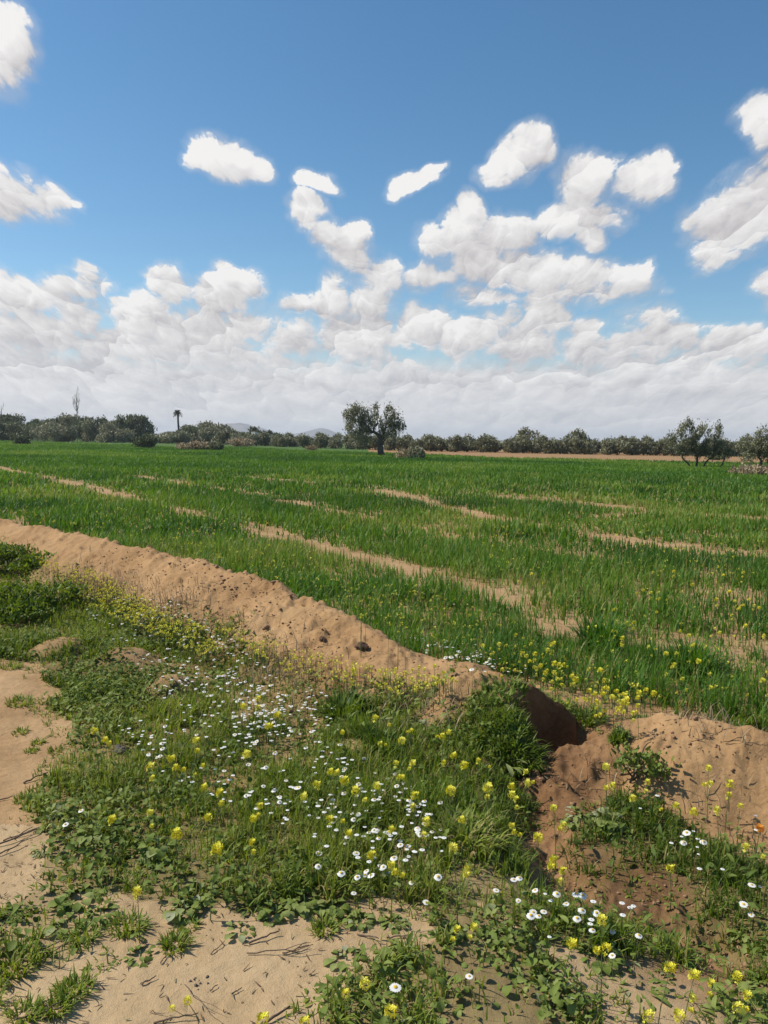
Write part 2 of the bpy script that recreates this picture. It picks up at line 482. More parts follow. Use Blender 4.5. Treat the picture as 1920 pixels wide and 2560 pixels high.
class Bag:                              # gathers pieces of ONE mesh
    def __init__(self):
        self.V, self.L, self.S, self.T, self.M, self.n = [], [], [], [], [], 0

    def add(self, V, loops, sizes, tint=0.5, mat=0):
        V = np.asarray(V, float).reshape(-1, 3)
        self.V.append(V)
        self.L.append(np.asarray(loops) + self.n)
        self.S.append(np.asarray(sizes))
        self.T.append(np.broadcast_to(np.asarray(tint, float), (len(V),)))
        self.M.append(np.full(len(sizes), mat))
        self.n += len(V)

    def scatter(self, tmpl, pos, yaw, sc, tint, pitch=None, roll=None, mat=0):
        tv, tl, ts = tmpl
        pos = np.asarray(pos, float).reshape(-1, 3)
        n, k = len(pos), len(tv)
        if n == 0:
            return
        sc = np.asarray(sc, float)
        sc = np.broadcast_to(sc[:, None] if sc.ndim == 1 and len(sc) == n else sc, (n, 3)) if sc.ndim < 2 else sc
        v = tv[None] * sc[:, None, :]
        if roll is not None:
            c, s = np.cos(roll)[:, None], np.sin(roll)[:, None]
            v = np.stack([v[..., 0] * c + v[..., 2] * s, v[..., 1], -v[..., 0] * s + v[..., 2] * c], -1)
        if pitch is not None:
            c, s = np.cos(pitch)[:, None], np.sin(pitch)[:, None]
            v = np.stack([v[..., 0], v[..., 1] * c + v[..., 2] * s, -v[..., 1] * s + v[..., 2] * c], -1)
        c, s = np.cos(yaw)[:, None], np.sin(yaw)[:, None]
        v = np.stack([v[..., 0] * c - v[..., 1] * s, v[..., 0] * s + v[..., 1] * c, v[..., 2]], -1) + pos[:, None, :]
        off = (np.arange(n) * k)[:, None]
        self.add(v.reshape(-1, 3), (tl[None] + off).ravel(), np.tile(ts, n), np.repeat(np.broadcast_to(tint, (n,)), k), mat)

    def tube(self, P, rad, seg=6, tint=0.5, mat=0, cap=True):
        P = np.asarray(P, float)
        rad = np.broadcast_to(np.asarray(rad, float), (len(P),))
        T = np.gradient(P, axis=0)
        T /= np.linalg.norm(T, axis=1)[:, None] + 1e-9
        ref = np.array([0.31, 0.95, 0.05]) if abs(T[:, 2]).mean() > 0.6 else np.array([0, 0, 1.0])
        A = np.cross(T, ref)
        A /= np.linalg.norm(A, axis=1)[:, None] + 1e-9
        B = np.cross(T, A)
        a = np.arange(seg) * 2 * np.pi / seg
        V = P[:, None] + rad[:, None, None] * (A[:, None] * np.cos(a)[None, :, None] + B[:, None] * np.sin(a)[None, :, None])
        m = len(P)
        i, j = np.meshgrid(np.arange(m - 1), np.arange(seg), indexing='ij')
        q = np.stack([i * seg + j, i * seg + (j + 1) % seg, (i + 1) * seg + (j + 1) % seg, (i + 1) * seg + j], -1).reshape(-1)
        L, Z = list(q), [4] * ((m - 1) * seg)
        if cap:
            L += list(range(seg))[::-1] + list(range((m - 1) * seg, m * seg))
            Z += [seg, seg]
        self.add(V.reshape(-1, 3), L, Z, tint, mat)

    def make(self, name, mats, parent=None, smooth=False, loc=None):
        return build(name, np.concatenate(self.V), np.concatenate(self.L), np.concatenate(self.S), mats, parent, {'tint': np.concatenate(self.T)}, smooth,
                     np.concatenate(self.M), loc)


def tmpl(V, F):
    return np.array(V, float), np.array([i for f in F for i in f]), np.array([len(f) for f in F])


def blade(bend, w=0.5, seg=3, fold=0.0):   # a grass blade one unit tall, leaning along +y
    V, F = [], []
    for i in range(seg):
        t = i / seg
        a = bend * t
        z = math.sin(a) / bend if abs(bend) > 1e-3 else t
        y = (1 - math.cos(a)) / bend if abs(bend) > 1e-3 else 0
        ww = w * (1 - t ** 2.2 * 0.75)
        V += [(-ww, y, z), (ww, y + fold * ww, z)]
    a = bend
    V.append((0, (1 - math.cos(a)) / bend, math.sin(a) / bend))
    for i in range(seg - 1):
        F.append((2 * i, 2 * i + 1, 2 * i + 3, 2 * i + 2))
    F.append((2 * seg - 2, 2 * seg - 1, 2 * seg))
    return tmpl(V, F)


BLADES = [blade(b) for b in (0.25, 0.7, 1.2, 1.8, 2.3)]


def leaf(kind):                         # a leaf one unit long lying along +y, cupped
    V, F = [], []
    prof = {'oval': (0.10, 0.30, 0.36, 0.27, 0.04), 'long': (0.05, 0.13, 0.16, 0.13, 0.03), 'round': (0.16, 0.46, 0.54, 0.42, 0.12), 'lobed': (0.06, 0.26, 0.14, 0.28, 0.05)}[kind]
    ys = (0.12, 0.35, 0.6, 0.84, 1.0)
    zs = (0.02, 0.10, 0.13, 0.09, 0.0)
    V.append((0, 0, 0))
    for w, y, z in zip(prof, ys, zs):
        V += [(-w, y, z + w * 0.28), (0, y, z), (w, y, z + w * 0.28)]
    F += [(0, 2, 1), (0, 3, 2)]
    for i in range(4):
        b = 1 + 3 * i
        F += [(b, b + 1, b + 4, b + 3), (b + 1, b + 2, b + 5, b + 4)]
    return tmpl(V, F)


LEAVES = {k: leaf(k) for k in ('oval', 'long', 'round', 'lobed')}
SPRIG = tmpl([(-.5, 0, -.2), (.5, 0, -.15), (.35, .2, .8), (-.3, -.1, .9)], [(0, 1, 2, 3)])


def uni(a, b, n=None):
    return rng.uniform(a, b, n)


def tag(o, label=None, cat=None, group=None, kind=None):
    for k, v in (('label', label), ('category', cat), ('group', group), ('kind', kind)):
        if v:
            o[k] = v
    return o


def root(name, loc, label, cat, group=None, rz=0.0):
    o = bpy.data.objects.new(name, None)
    o.empty_display_size = 0.05
    C.objects.link(o)
    o.location, o.rotation_euler = loc, (0, 0, rz)
    return tag(o, label, cat, group)


def copy_tree(src, loc, rz, sc, label, group=None):
    r = src.copy()
    C.objects.link(r)
    r.location, r.rotation_euler, r.scale = loc, (0, 0, rz), (sc, sc, sc)
    r['label'] = label
    if group:
        r['group'] = group
    for ch in list(src.children):
        c = ch.copy()
        C.objects.link(c)
        c.parent = r
    return r


# ------------------------------------------------------------------ materials
def material(name):
    m = bpy.data.materials.new(name)
    m.use_nodes = True
    t = m.node_tree
    b = t.nodes['Principled BSDF']
    return m, t, b


def ramp(t, f, stops):
    n = t.nodes.new('ShaderNodeValToRGB')
    t.links.new(f.s, n.inputs[0])
    e = n.color_ramp.elements
    while len(e) < len(stops):
        e.new(0.5)
    for el, (p, c) in zip(e, stops):
        el.position, el.color = p, (*c, 1)
    return N(t, n.outputs[0])


def attr(t, name, out=2):
    return node(t, 'ShaderNodeAttribute', out=out, attribute_name=name)


def plant_mat(name, stops, rough=0.55, trans=0.42, per_object=0.0, spec=0.3):
    m, t, b = material(name)
    f = attr(t, 'tint')
    if per_object:
        f = f + (node(t, 'ShaderNodeObjectInfo', out='Random') - 0.5) * per_object
    col = ramp(t, f, stops)
    t.links.new(col.s, b.inputs['Base Color'])
    b.inputs['Roughness'].default_value = rough
    b.inputs['Specular IOR Level'].default_value = spec
    tr = t.nodes.new('ShaderNodeBsdfTranslucent')
    hs = node(t, 'ShaderNodeHueSaturation', {'Hue': 0.485, 'Saturation': 1.1, 'Value': 1.15, 'Color': col})
    t.links.new(hs.s, tr.inputs[0])
    mx = t.nodes.new('ShaderNodeMixShader')
    mx.inputs[0].default_value = trans
    t.links.new(b.outputs[0], mx.inputs[1])
    t.links.new(tr.outputs[0], mx.inputs[2])
    t.links.new(mx.outputs[0], t.nodes['Material Output'].inputs[0])
    return m


M_CROP = plant_mat('crop leaf', [(0.0, (0.042, 0.118, 0.016)), (0.45, (0.088, 0.200, 0.022)), (0.8, (0.165, 0.275, 0.040)), (1.0, (0.34, 0.30, 0.10))])
M_GRASS = plant_mat('meadow grass', [(0.0, (0.070, 0.122, 0.018)), (0.4, (0.158, 0.235, 0.028)), (0.75, (0.265, 0.322, 0.050)), (0.88, (0.34, 0.31, 0.11)), (1.0, (0.46, 0.37, 0.17))])
M_LEAF = plant_mat('broad leaf', [(0.0, (0.085, 0.130, 0.022)), (0.5, (0.180, 0.235, 0.046)), (0.8, (0.255, 0.290, 0.095)), (1.0, (0.33, 0.35, 0.22))], 0.62, 0.28, 0.25, 0.18)
M_DRY = plant_mat('dry stalks', [(0.0, (0.16, 0.13, 0.09)), (0.5, (0.30, 0.23, 0.13)), (1.0, (0.42, 0.34, 0.22))], 0.8, 0.15)
M_LITTER = plant_mat('litter', [(0.0, (0.07, 0.045, 0.025)), (0.4, (0.17, 0.11, 0.06)), (0.75, (0.34, 0.26, 0.15)), (1.0, (0.10, 0.13, 0.04))], 0.9, 0.0)
M_OLIVE = plant_mat('olive leaf', [(0.0, (0.100, 0.105, 0.054)), (0.5, (0.195, 0.198, 0.104)), (1.0, (0.32, 0.31, 0.19))], 0.55, 0.18, 0.3)
M_SHRUB = plant_mat('shrub leaf', [(0.0, (0.055, 0.070, 0.030)), (0.5, (0.115, 0.135, 0.058)), (1.0, (0.22, 0.23, 0.11))], 0.6, 0.18, 0.2)
M_YELLOW = plant_mat('yellow petal', [(0.0, (0.64, 0.59, 0.03)), (0.5, (0.75, 0.71, 0.06)), (1.0, (0.80, 0.77, 0.18))], 0.5, 0.25, 0.5, 0.2)
M_WHITE = plant_mat('white petal', [(0.0, (0.70, 0.70, 0.66)), (1.0, (0.82, 0.82, 0.80))], 0.5, 0.2, 0.3, 0.2)
M_DISC = plant_mat('flower disc', [(0.0, (0.55, 0.34, 0.02)), (1.0, (0.66, 0.44, 0.03))], 0.8, 0.0)
M_ORANGE = plant_mat('orange petal', [(0.0, (0.70, 0.26, 0.02)), (1.0, (0.78, 0.34, 0.03))], 0.5, 0.2)
M_STEM = plant_mat('stem', [(0.0, (0.06, 0.10, 0.03)), (0.6, (0.11, 0.15, 0.05)), (1.0, (0.22, 0.19, 0.09))], 0.6, 0.0)


def bark(name, a, b_):
    m, t, b = material(name)
    co = node(t, 'ShaderNodeTexCoord', out='Object')
    n = node(t, 'ShaderNodeTexNoise', {'Vector': co, 'Scale': 9.0, 'Detail': 5.0, 'Roughness': 0.7})
    t.links.new(ramp(t, n, [(0.3, a), (0.7, b_)]).s, b.inputs['Base Color'])
    b.inputs['Roughness'].default_value = 0.9
    bp = t.nodes.new('ShaderNodeBump')
    bp.inputs['Strength'].default_value = 0.6
    bp.inputs['Distance'].default_value = 0.02
    t.links.new(n.s, bp.inputs['Height'])
    t.links.new(bp.outputs[0], b.inputs['Normal'])
    return m


M_BARK = bark('bark', (0.045, 0.035, 0.025), (0.11, 0.09, 0.065))
M_PALE_BARK = bark('pale bark', (0.20, 0.17, 0.13), (0.36, 0.32, 0.26))
M_TWIG = bark('twig', (0.07, 0.045, 0.03), (0.17, 0.12, 0.08))
M_STONE = bark('stone', (0.06, 0.05, 0.045), (0.15, 0.12, 0.10))
M_CLOD = bark('earth clod', (0.20, 0.11, 0.055), (0.34, 0.205, 0.11))


def soil_mat():
    m, t, b = material('soil')
    co = node(t, 'ShaderNodeTexCoord', out='Object')
    zone = node(t, 'ShaderNodeAttribute', out=0, attribute_name='zone')
    zr, zg, zb = (node(t, 'ShaderNodeSeparateColor', {0: zone}, i) for i in range(3))
    n1 = node(t, 'ShaderNodeTexNoise', {'Vector': co, 'Scale': 1.7, 'Detail': 5.0, 'Roughness': 0.6})
    n2 = node(t, 'ShaderNodeTexNoise', {'Vector': co, 'Scale': 34.0, 'Detail': 6.0, 'Roughness': 0.72})
    n3 = node(t, 'ShaderNodeTexNoise', {'Vector': co, 'Scale': 210.0, 'Detail': 3.0, 'Roughness': 0.7})
    mixn = n1 * 0.55 + n2 * 0.3 + n3 * 0.15
    sand = ramp(t, mixn, [(0.36, (0.310, 0.210, 0.110)), (0.5, (0.415, 0.292, 0.160)), (0.64, (0.495, 0.362, 0.210))])
    bank = ramp(t, mixn, [(0.36, (0.240, 0.136, 0.060)), (0.5, (0.340, 0.205, 0.096)), (0.64, (0.425, 0.270, 0.136))])
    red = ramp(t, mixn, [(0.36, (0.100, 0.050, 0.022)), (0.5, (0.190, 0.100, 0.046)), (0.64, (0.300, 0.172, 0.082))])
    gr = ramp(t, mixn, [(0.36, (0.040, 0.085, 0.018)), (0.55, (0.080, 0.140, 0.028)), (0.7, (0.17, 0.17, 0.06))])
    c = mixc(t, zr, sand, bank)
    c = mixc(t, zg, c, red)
    c = mixc(t, zb, c, gr)
    # scattered crumbs and litter
    vo = node(t, 'ShaderNodeTexVoronoi', {'Vector': co, 'Scale': 42.0, 'Randomness': 1.0}, 'Distance')
    cr = node(t, 'ShaderNodeTexVoronoi', {'Vector': co, 'Scale': 42.0, 'Randomness': 1.0}, 'Color')
    pick = node(t, 'ShaderNodeSeparateColor', {0: cr}, 0)
    crumb = vo.ss(0.12, 0.22, 1.0, 0.0) * pick.ss(0.86, 0.90)
    c = mixc(t, crumb * 0.65, c, (0.12, 0.075, 0.045))
    t.links.new(c.s, b.inputs['Base Color'])
    b.inputs['Roughness'].default_value = 0.95
    b.inputs['Specular IOR Level'].default_value = 0.15
    bp = t.nodes.new('ShaderNodeBump')
    bp.inputs['Strength'].default_value = 0.75
    bp.inputs['Distance'].default_value = 0.012
    n4 = node(t, 'ShaderNodeTexNoise', {'Vector': co, 'Scale': 11.0, 'Detail': 4.0, 'Roughness': 0.6, 'Distortion': 0.6})
    hgt = n2 * 0.7 + n3 * 0.35 + crumb * 0.5 + n4 * zr * 1.6
    t.links.new(hgt.s, bp.inputs['Height'])
    t.links.new(bp.outputs[0], b.inputs['Normal'])
    return m


M_SOIL = soil_mat()


# ------------------------------------------------------------------ the ground
def meadow_cover(x, y):                 # 0 bare soil, 1 thick herbage on the near side of the bank
    wx, wy = x + fbm(x, y, 0.35, 3, seed=14) * 0.42, y + fbm(x, y, 0.35, 3, seed=15) * 0.42
    c = np.zeros(np.shape(x))
    for P, a in ((MEADOW, 1.0), (PATCH, 1.0), (RIGHT, 1.0), (WEEDS, 0.8), (CORNER, 0.35), (EDGE, 0.45)):
        c = np.maximum(c, a * inside(wx, wy, P))
    for bx, by, bh, br in BUMPS:
        c = c * (1 - 0.92 * np.exp(-(((wx - bx) ** 2 + (wy - by) ** 2) / (br * 0.62) ** 2) ** 2))
    d, _, _ = pdist(wx, wy, GULLY)
    c = c * (1 - 0.93 * np.exp(-(d / 0.135) ** 2))
    thin = sstep(0.02, 0.2, fbm(x, y, 0.7, 3, seed=16))
    d, side, arc = pdist(wx, wy, RIDGE_P[:-7])
    c = c * np.where(side > 0, 0, sstep(0.32, 0.80, d) ** 1.3)
    d, side, arc = pdist(wx, wy, MOUND_P)
    c = c * np.where((side > 0) & (d < 1.5) & (x > PIT[0] - .1), 0, sstep(0.22, 0.40, d))
    return c * (1 - 0.5 * thin)


def make_ground():
    ang = np.concatenate([np.arange(-180, -40, 5.0), np.arange(-40, 40, 0.115), np.arange(40, 180, 5.0)])
    rad = [0.7]
    while rad[-1] < 5000:
        r = rad[-1]
        rad.append(r * (1.0042 if 1.6 < r < 14 else 1.02 if r < 60 else 1.06))
    rad = np.array(rad)
    A, Rr = np.meshgrid(np.radians(ang), rad)
    x, y = Rr * np.sin(A), Rr * np.cos(A)
    n, m = len(ang), len(rad)
    X, Y = np.concatenate([x.ravel(), [0]]), np.concatenate([y.ravel(), [0]])
    Z = height(X, Y)
    i, j = np.meshgrid(np.arange(m - 1), np.arange(n), indexing='ij')
    q = np.stack([i * n + j, i * n + (j + 1) % n, (i + 1) * n + (j + 1) % n, (i + 1) * n + j], -1)[..., ::-1].reshape(-1)
    tri = np.stack([np.full(n, n * m), (np.arange(n) + 1) % n, np.arange(n)], -1)[..., ::-1].reshape(-1)
    r = np.hypot(X, Y)
    wx, wy = X + fbm(X, Y, 0.4, 3, seed=17) * 0.3, Y + fbm(X, Y, 0.4, 3, seed=18) * 0.3
    d1, s1, _ = pdist(wx, wy, RIDGE_P)
    d2, s2, _ = pdist(wx, wy, MOUND_P)
    bank = np.maximum(1 - sstep(0.7, 1.3, d1), 1 - sstep(0.5, 0.9, d2))
    fld = field(X, Y)
    beyond = (r > 60) & ~fld
    bank = np.maximum(bank, np.where(fld, 0.75, 0))
    bank = np.maximum(bank, 0.9 * beyond)
    dg, _, _ = pdist(wx, wy, GULLY)
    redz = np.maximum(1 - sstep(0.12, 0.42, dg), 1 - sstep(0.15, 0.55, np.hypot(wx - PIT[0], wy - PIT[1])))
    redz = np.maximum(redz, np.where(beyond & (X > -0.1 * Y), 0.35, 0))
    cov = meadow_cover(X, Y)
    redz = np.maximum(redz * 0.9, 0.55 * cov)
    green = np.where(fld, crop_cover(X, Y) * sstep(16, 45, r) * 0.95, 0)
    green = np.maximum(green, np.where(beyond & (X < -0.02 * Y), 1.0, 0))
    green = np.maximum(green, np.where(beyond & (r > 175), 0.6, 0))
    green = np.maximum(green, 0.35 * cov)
    zone = np.stack([bank, redz, green, np.ones_like(r)], -1)
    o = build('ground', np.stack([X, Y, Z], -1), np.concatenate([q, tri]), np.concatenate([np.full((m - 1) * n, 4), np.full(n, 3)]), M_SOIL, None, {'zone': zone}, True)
    tag(o, kind='structure')


make_ground()
# ------------------------------------------------------------------ the green field: one crop nobody could count
def frustum_points(d0, d1, dens, ang=29.0):
    a = R(ang)
    n = int(dens * a * (d1 * d1 - d0 * d0))
    r = np.sqrt(rng.uniform(d0 * d0, d1 * d1, n))
    t = rng.uniform(-a, a, n)
    return r * np.sin(t), r * np.cos(t)


def make_crop():
    B = Bag()
    clump = []
    V, F = [], []
    for i in range(9):                  # a far tuft of nine blades
        tv, tl, ts = BLADES[int(rng.integers(0, 5))]
        a, s = rng.uniform(0, 6.28), rng.uniform(0.6, 1.05)
        v = tv * np.array([0.13, s, s])
        v = np.stack([v[:, 0] * math.cos(a) - v[:, 1] * math.sin(a), v[:, 0] * math.sin(a) + v[:, 1] * math.cos(a), v[:, 2]], -1) + [rng.normal(0, .35), rng.normal(0, .35), 0]
        b = len(V)
        V += [tuple(p) for p in v]
        k = 0
        for m in ts:
            F.append(tuple(b + int(j) for j in tl[k:k + m]))
            k += m
    TUFT = tmpl(V, F)
    for d0, d1, dens, w, hgt in ((3.6, 7, 2300, .0042, .25), (7, 12, 1300, .0060, .25), (12, 22, 430, .0105, .25), (22, 40, 120, .020, .26)):
        x, y = frustum_points(d0, d1, dens, 42 if d1 < 8 else 36 if d1 < 13 else 31)
        x, y = x + fbm(x, y, .12, 2, seed=20) * .16, y + fbm(x, y, .12, 2, seed=21) * .16
        c = crop_cover(x, y)
        m = (rng.random(len(x)) < c ** 1.3 * (0.75 + fbm(x, y, .35, 3, seed=22))) & field(x, y)
        x, y, c = x[m], y[m], c[m]
        z = height(x, y)
        tall = np.clip(0.85 + fbm(x, y, .9, 3, seed=23) * 1.3, .45, 1.4) * (0.55 + 0.45 * c)
        n = len(x)
        which = rng.integers(0, 5, n)
        tint = np.clip(0.44 + fbm(x, y, 2.2, 4, seed=24) * 1.5 + rng.normal(0, .15, n), 0, .90)
        tint = np.where(rng.random(n) < np.where(x > 0, .09, .03), rng.uniform(.88, 1, n), tint)
        yaw = rng.uniform(0, 2 * np.pi, n)
        L = hgt * tall * rng.uniform(.6, 1.25, n)
        for k in range(5):
            q = which == k
            B.scatter(BLADES[k], np.stack([x, y, z - .01], -1)[q], yaw[q], np.stack([np.full(n, w * 2) * rng.uniform(.7, 1.2, n), L, L], -1)[q], tint[q])
    for d0, d1, dens, s in ((36, 70, 12, .30), (70, 130, 4.2, .36), (130, 330, 1.1, .48)):
        x, y = frustum_points(d0, d1, dens, 30)
        c = crop_cover(x, y)
        m = (rng.random(len(x)) < c * 1.1) & field(x, y)
        x, y = x[m], y[m]
        n = len(x)
        tint = np.clip(0.44 + fbm(x, y, 7, 4, seed=24) * 1.3 + rng.normal(0, .12, n), 0, .86)
        B.scatter(TUFT, np.stack([x, y, height(x, y) - .02], -1), rng.uniform(0, 6.28, n), np.stack([np.full(n, s * 1.25), np.full(n, s * 1.25), s * rng.uniform(.55, .95, n)], -1), tint)
    tag(B.make('wheat_crop', M_CROP), kind='stuff')


make_crop()


# ------------------------------------------------------------------ herbage between the sand and the bank
LEAFY = poly([(-200, 1640), (300, 1660), (450, 1720), (330, 1830), (170, 1900), (140, 2040), (420, 2060), (620, 2120), (760, 2190), (1020, 2230), (1080, 2300), (1250, 2290), (1440, 2450), (1440, 2640), (700, 2640), (500, 2400), (-300, 2400)])


def make_meadow():
    B, Lf = Bag(), Bag()
    for d0, d1, dens in ((1.7, 4.2, 13000), (4.2, 7.5, 7000), (7.5, 13, 2800)):
        x, y = frustum_points(d0, d1, dens, 44)
        # blades stand in small tufts
        x, y = x + fbm(x, y, .09, 2, seed=25) * .14, y + fbm(x, y, .09, 2, seed=26) * .14
        c = meadow_cover(x, y)
        pat = fbm(x, y, .45, 3, seed=27)
        m = rng.random(len(x)) < c * np.clip(.62 + pat * 1.6, .06, 1) * np.where(inside(x, y, WEEDS) | inside(x, y, CORNER), .35, 1)
        x, y, c, pat = x[m], y[m], c[m], pat[m]
        z = height(x, y)
        n = len(x)
        depth = np.hypot(x, y)
        wid = np.where(depth < 4.2, .0026, np.where(depth < 7.5, .0038, .0065))
        L = np.clip(.095 + pat * .16 + fbm(x, y, 1.3, 2, seed=28) * .12, .035, .25) * rng.uniform(.45, 1.25, n) * (.35 + .65 * c)
        dr, _, _ = pdist(x, y, RIDGE_P)
        L = L * (.45 + .55 * sstep(.35, 1.15, dr))
        tint = np.clip(.44 + fbm(x, y, .8, 3, seed=29) * 1.0 + rng.normal(0, .14, n), 0, .80)
        tint = np.where(rng.random(n) < .11, rng.uniform(.82, 1, n), tint)
        which = rng.integers(0, 5, n)
        yaw = rng.uniform(0, 6.283, n)
        for k in range(5):
            q = which == k
            B.scatter(BLADES[k], np.stack([x, y, z - .006], -1)[q], yaw[q], np.stack([wid * 2 * rng.uniform(.6, 1.25, n), L, L], -1)[q], tint[q])
    tag(B.make('meadow_grass', M_GRASS), kind='stuff')
    # leafy ground cover
    for kind, dens, size, seed, lift in (('oval', 3000, .030, 31, .07), ('lobed', 3200, .034, 32, .06), ('round', 1200, .027, 33, .05), ('long', 3000, .042, 34, .09)):
        x, y = frustum_points(1.7, 9, dens, 42)
        c = meadow_cover(x, y)
        pat = fbm(x, y, .5, 3, seed=seed)
        front = np.where(inside(x, y, WEEDS) | inside(x, y, CORNER), 3.4, np.where(inside(x, y, LEAFY), 1.5, .7))
        m = rng.random(len(x)) < c * np.clip(pat * 4.5 + .12, 0, 1) * front * .55
        x, y, pat = x[m], y[m], pat[m]
        n = len(x)
        z = height(x, y) + rng.uniform(0, 1, n) ** 1.5 * lift * (1 + pat)
        s = size * rng.uniform(.5, 1.3, n)
        far = np.hypot(x, y) > 5
        s = np.where(far, s * 1.15, s)
        Lf.scatter(LEAVES[kind], np.stack([x, y, z], -1), rng.uniform(0, 6.283, n), np.stack([s, s, s], -1), np.clip(.42 + fbm(x, y, .5, 2, seed=35) * .9 + rng.normal(0, .16, n), 0, 1),
                   pitch=rng.uniform(-.15, 1.15, n), roll=rng.normal(0, .45, n))
    tag(Lf.make('leafy_ground_cover', M_LEAF), kind='stuff')
    # short thin grass on the sand and dry stalks at the foot of the bank
    D = Bag()
    x, y = frustum_points(4, 11, 2600, 31)
    d, side, arc = pdist(x, y, RIDGE_P)
    m = (side < 0) & (rng.random(len(x)) < np.exp(-((d - .62) / .20) ** 2) * np.clip(.35 + fbm(x, y, .6, 2, seed=36) * 2.2, 0, 1))
    x, y = x[m], y[m]
    n = len(x)
    L = rng.uniform(.04, .16, n)
    D.scatter(BLADES[2], np.stack([x, y, height(x, y) - .005], -1), uni(0, 6.283, n), np.stack([np.full(n, .005), L, L], -1), np.clip(rng.normal(.55, .2, n), 0, 1))
    x, y = frustum_points(3, 6, 1400, 42)
    d, side, arc = pdist(x, y, MOUND_P)
    m = (side < 0) & (rng.random(len(x)) < np.exp(-((d - .46) / .12) ** 2) * np.clip(.1 + fbm(x, y, .4, 2, seed=37) * 2.2, 0, 1))
    x, y = x[m], y[m]
    n = len(x)
    L = rng.uniform(.04, .13, n)
    D.scatter(BLADES[2], np.stack([x, y, height(x, y) - .005], -1), uni(0, 6.283, n), np.stack([np.full(n, .005), L, L], -1), np.clip(rng.normal(.5, .2, n), 0, 1))
    tag(D.make('dry_grass', M_DRY), kind='stuff')


make_meadow()


def make_litter():
    # straw, leaf bits and tiny seedlings lying about on the open ground
    B, G = Bag(), Bag()
    x, y = frustum_points(1.6, 7, 700, 42)
    d, side, _ = pdist(x, y, RIDGE_P)
    m = ((meadow_cover(x, y) < .25) & ((side < 0) | (d > 3)) & (rng.random(len(x)) < np.clip(.32 + fbm(x, y, .6, 3, seed=60) * 2.4, .04, 1)) & ~field(x, y)) | ((d < .9) & (rng.random(len(x)) < .3))
    x, y = x[m], y[m]
    n = len(x)
    L = rng.uniform(.008, .035, n)
    B.scatter(BLADES[0], np.stack([x, y, height(x, y) + .003], -1), uni(0, 6.283, n), np.stack([np.full(n, .0045), L, L], -1), np.clip(rng.normal(.3, .25, n), 0, 1), pitch=rng.uniform(-1.58, -1.3, n))
    tag(B.make('plant_litter', M_LITTER), kind='stuff')
    x, y = frustum_points(1.7, 6.5, 5200, 42)
    c = meadow_cover(x, y)
    near = np.maximum.reduce([meadow_cover(x + a, y + b) for a, b in ((.13, 0), (-.13, 0), (0, .13), (0, -.13), (.09, .09), (-.09, .09))])
    pat = fbm(x, y, .13, 3, seed=61)
    m = (c < .2) & (near > .2) & (pat > .04) & (rng.random(len(x)) < .5)
    x, y = x[m], y[m]
    n = len(x)
    L = rng.uniform(.012, .05, n)
    for k in range(1, 5):
        q = rng.integers(1, 5, n) == k
        G.scatter(BLADES[k], np.stack([x, y, height(x, y) - .003], -1)[q], uni(0, 6.283, n)[q], np.stack([np.full(n, .0045), L, L], -1)[q], np.clip(rng.normal(.45, .2, n), 0, 1)[q])
    q = rng.random(n) < .35
    s = rng.uniform(.012, .03, n)
    G.scatter(LEAVES['long'], np.stack([x, y, height(x, y) + .003], -1)[q], uni(0, 6.283, n)[q], np.stack([s, s, s], -1)[q], np.clip(rng.normal(.5, .2, n), 0, 1)[q], pitch=rng.uniform(0, .6, n)[q])
    tag(G.make('seedling_cover', M_GRASS), kind='stuff')
    # broken soil: crumbs too many to count on bank, mound and gully
    K = Bag()
    x, y = frustum_points(2.3, 9, 900, 40)
    d1, s1, _ = pdist(x, y, RIDGE_P)
    d2, s2, _ = pdist(x, y, MOUND_P)
    dg, _, _ = pdist(x, y, GULLY)
    w = np.maximum.reduce([.5 * np.exp(-(d1 / .5) ** 2), .5 * np.exp(-(d2 / .35) ** 2), np.exp(-(dg / .22) ** 2), .8 * np.exp(-(np.hypot(x - PIT[0], y - PIT[1]) / .35) ** 2)])
    m = rng.random(len(x)) < w * np.clip(.4 + fbm(x, y, .25, 3, seed=62) * 3.5, 0, 1)
    x, y = x[m], y[m]
    n = len(x)
    s = rng.uniform(.003, .011, n) * np.where(rng.random(n) < .06, 2.2, 1) * np.where(np.hypot(x, y) > 5.5, 1.3, 1)
    ROCKS = []
    for k in range(5):
        V = np.array([(1, 0, 0), (-1, 0, 0), (0, 1, 0), (0, -1, 0), (0, 0, .8), (0, 0, -.8), (.6, .6, .45), (-.6, .55, .4), (.5, -.6, .5), (-.55, -.6, .35)]) * rng.uniform(.65, 1.25, (10, 1))
        ROCKS.append(tmpl(V, [(4, 0, 6), (4, 6, 2), (4, 2, 7), (4, 7, 1), (4, 1, 9), (4, 9, 3), (4, 3, 8), (4, 8, 0), (0, 5, 2), (2, 5, 1), (1, 5, 3), (3, 5, 0), (0, 2, 6), (2, 1, 7), (1, 3, 9), (3, 0, 8)]))
    which = rng.integers(0, 5, n)
    for k in range(5):
        q = which == k
        K.scatter(ROCKS[k], np.stack([x, y, height(x, y) + s * .2], -1)[q], uni(0, 6.283, n)[q], np.stack([s, s * rng.uniform(.6, 1, n), s * rng.uniform(.5, .9, n)], -1)[q], np.clip(rng.normal(.5, .25, n), 0, 1)[q])
    tag(K.make('soil_rubble', M_CLOD), kind='stuff')


make_litter()
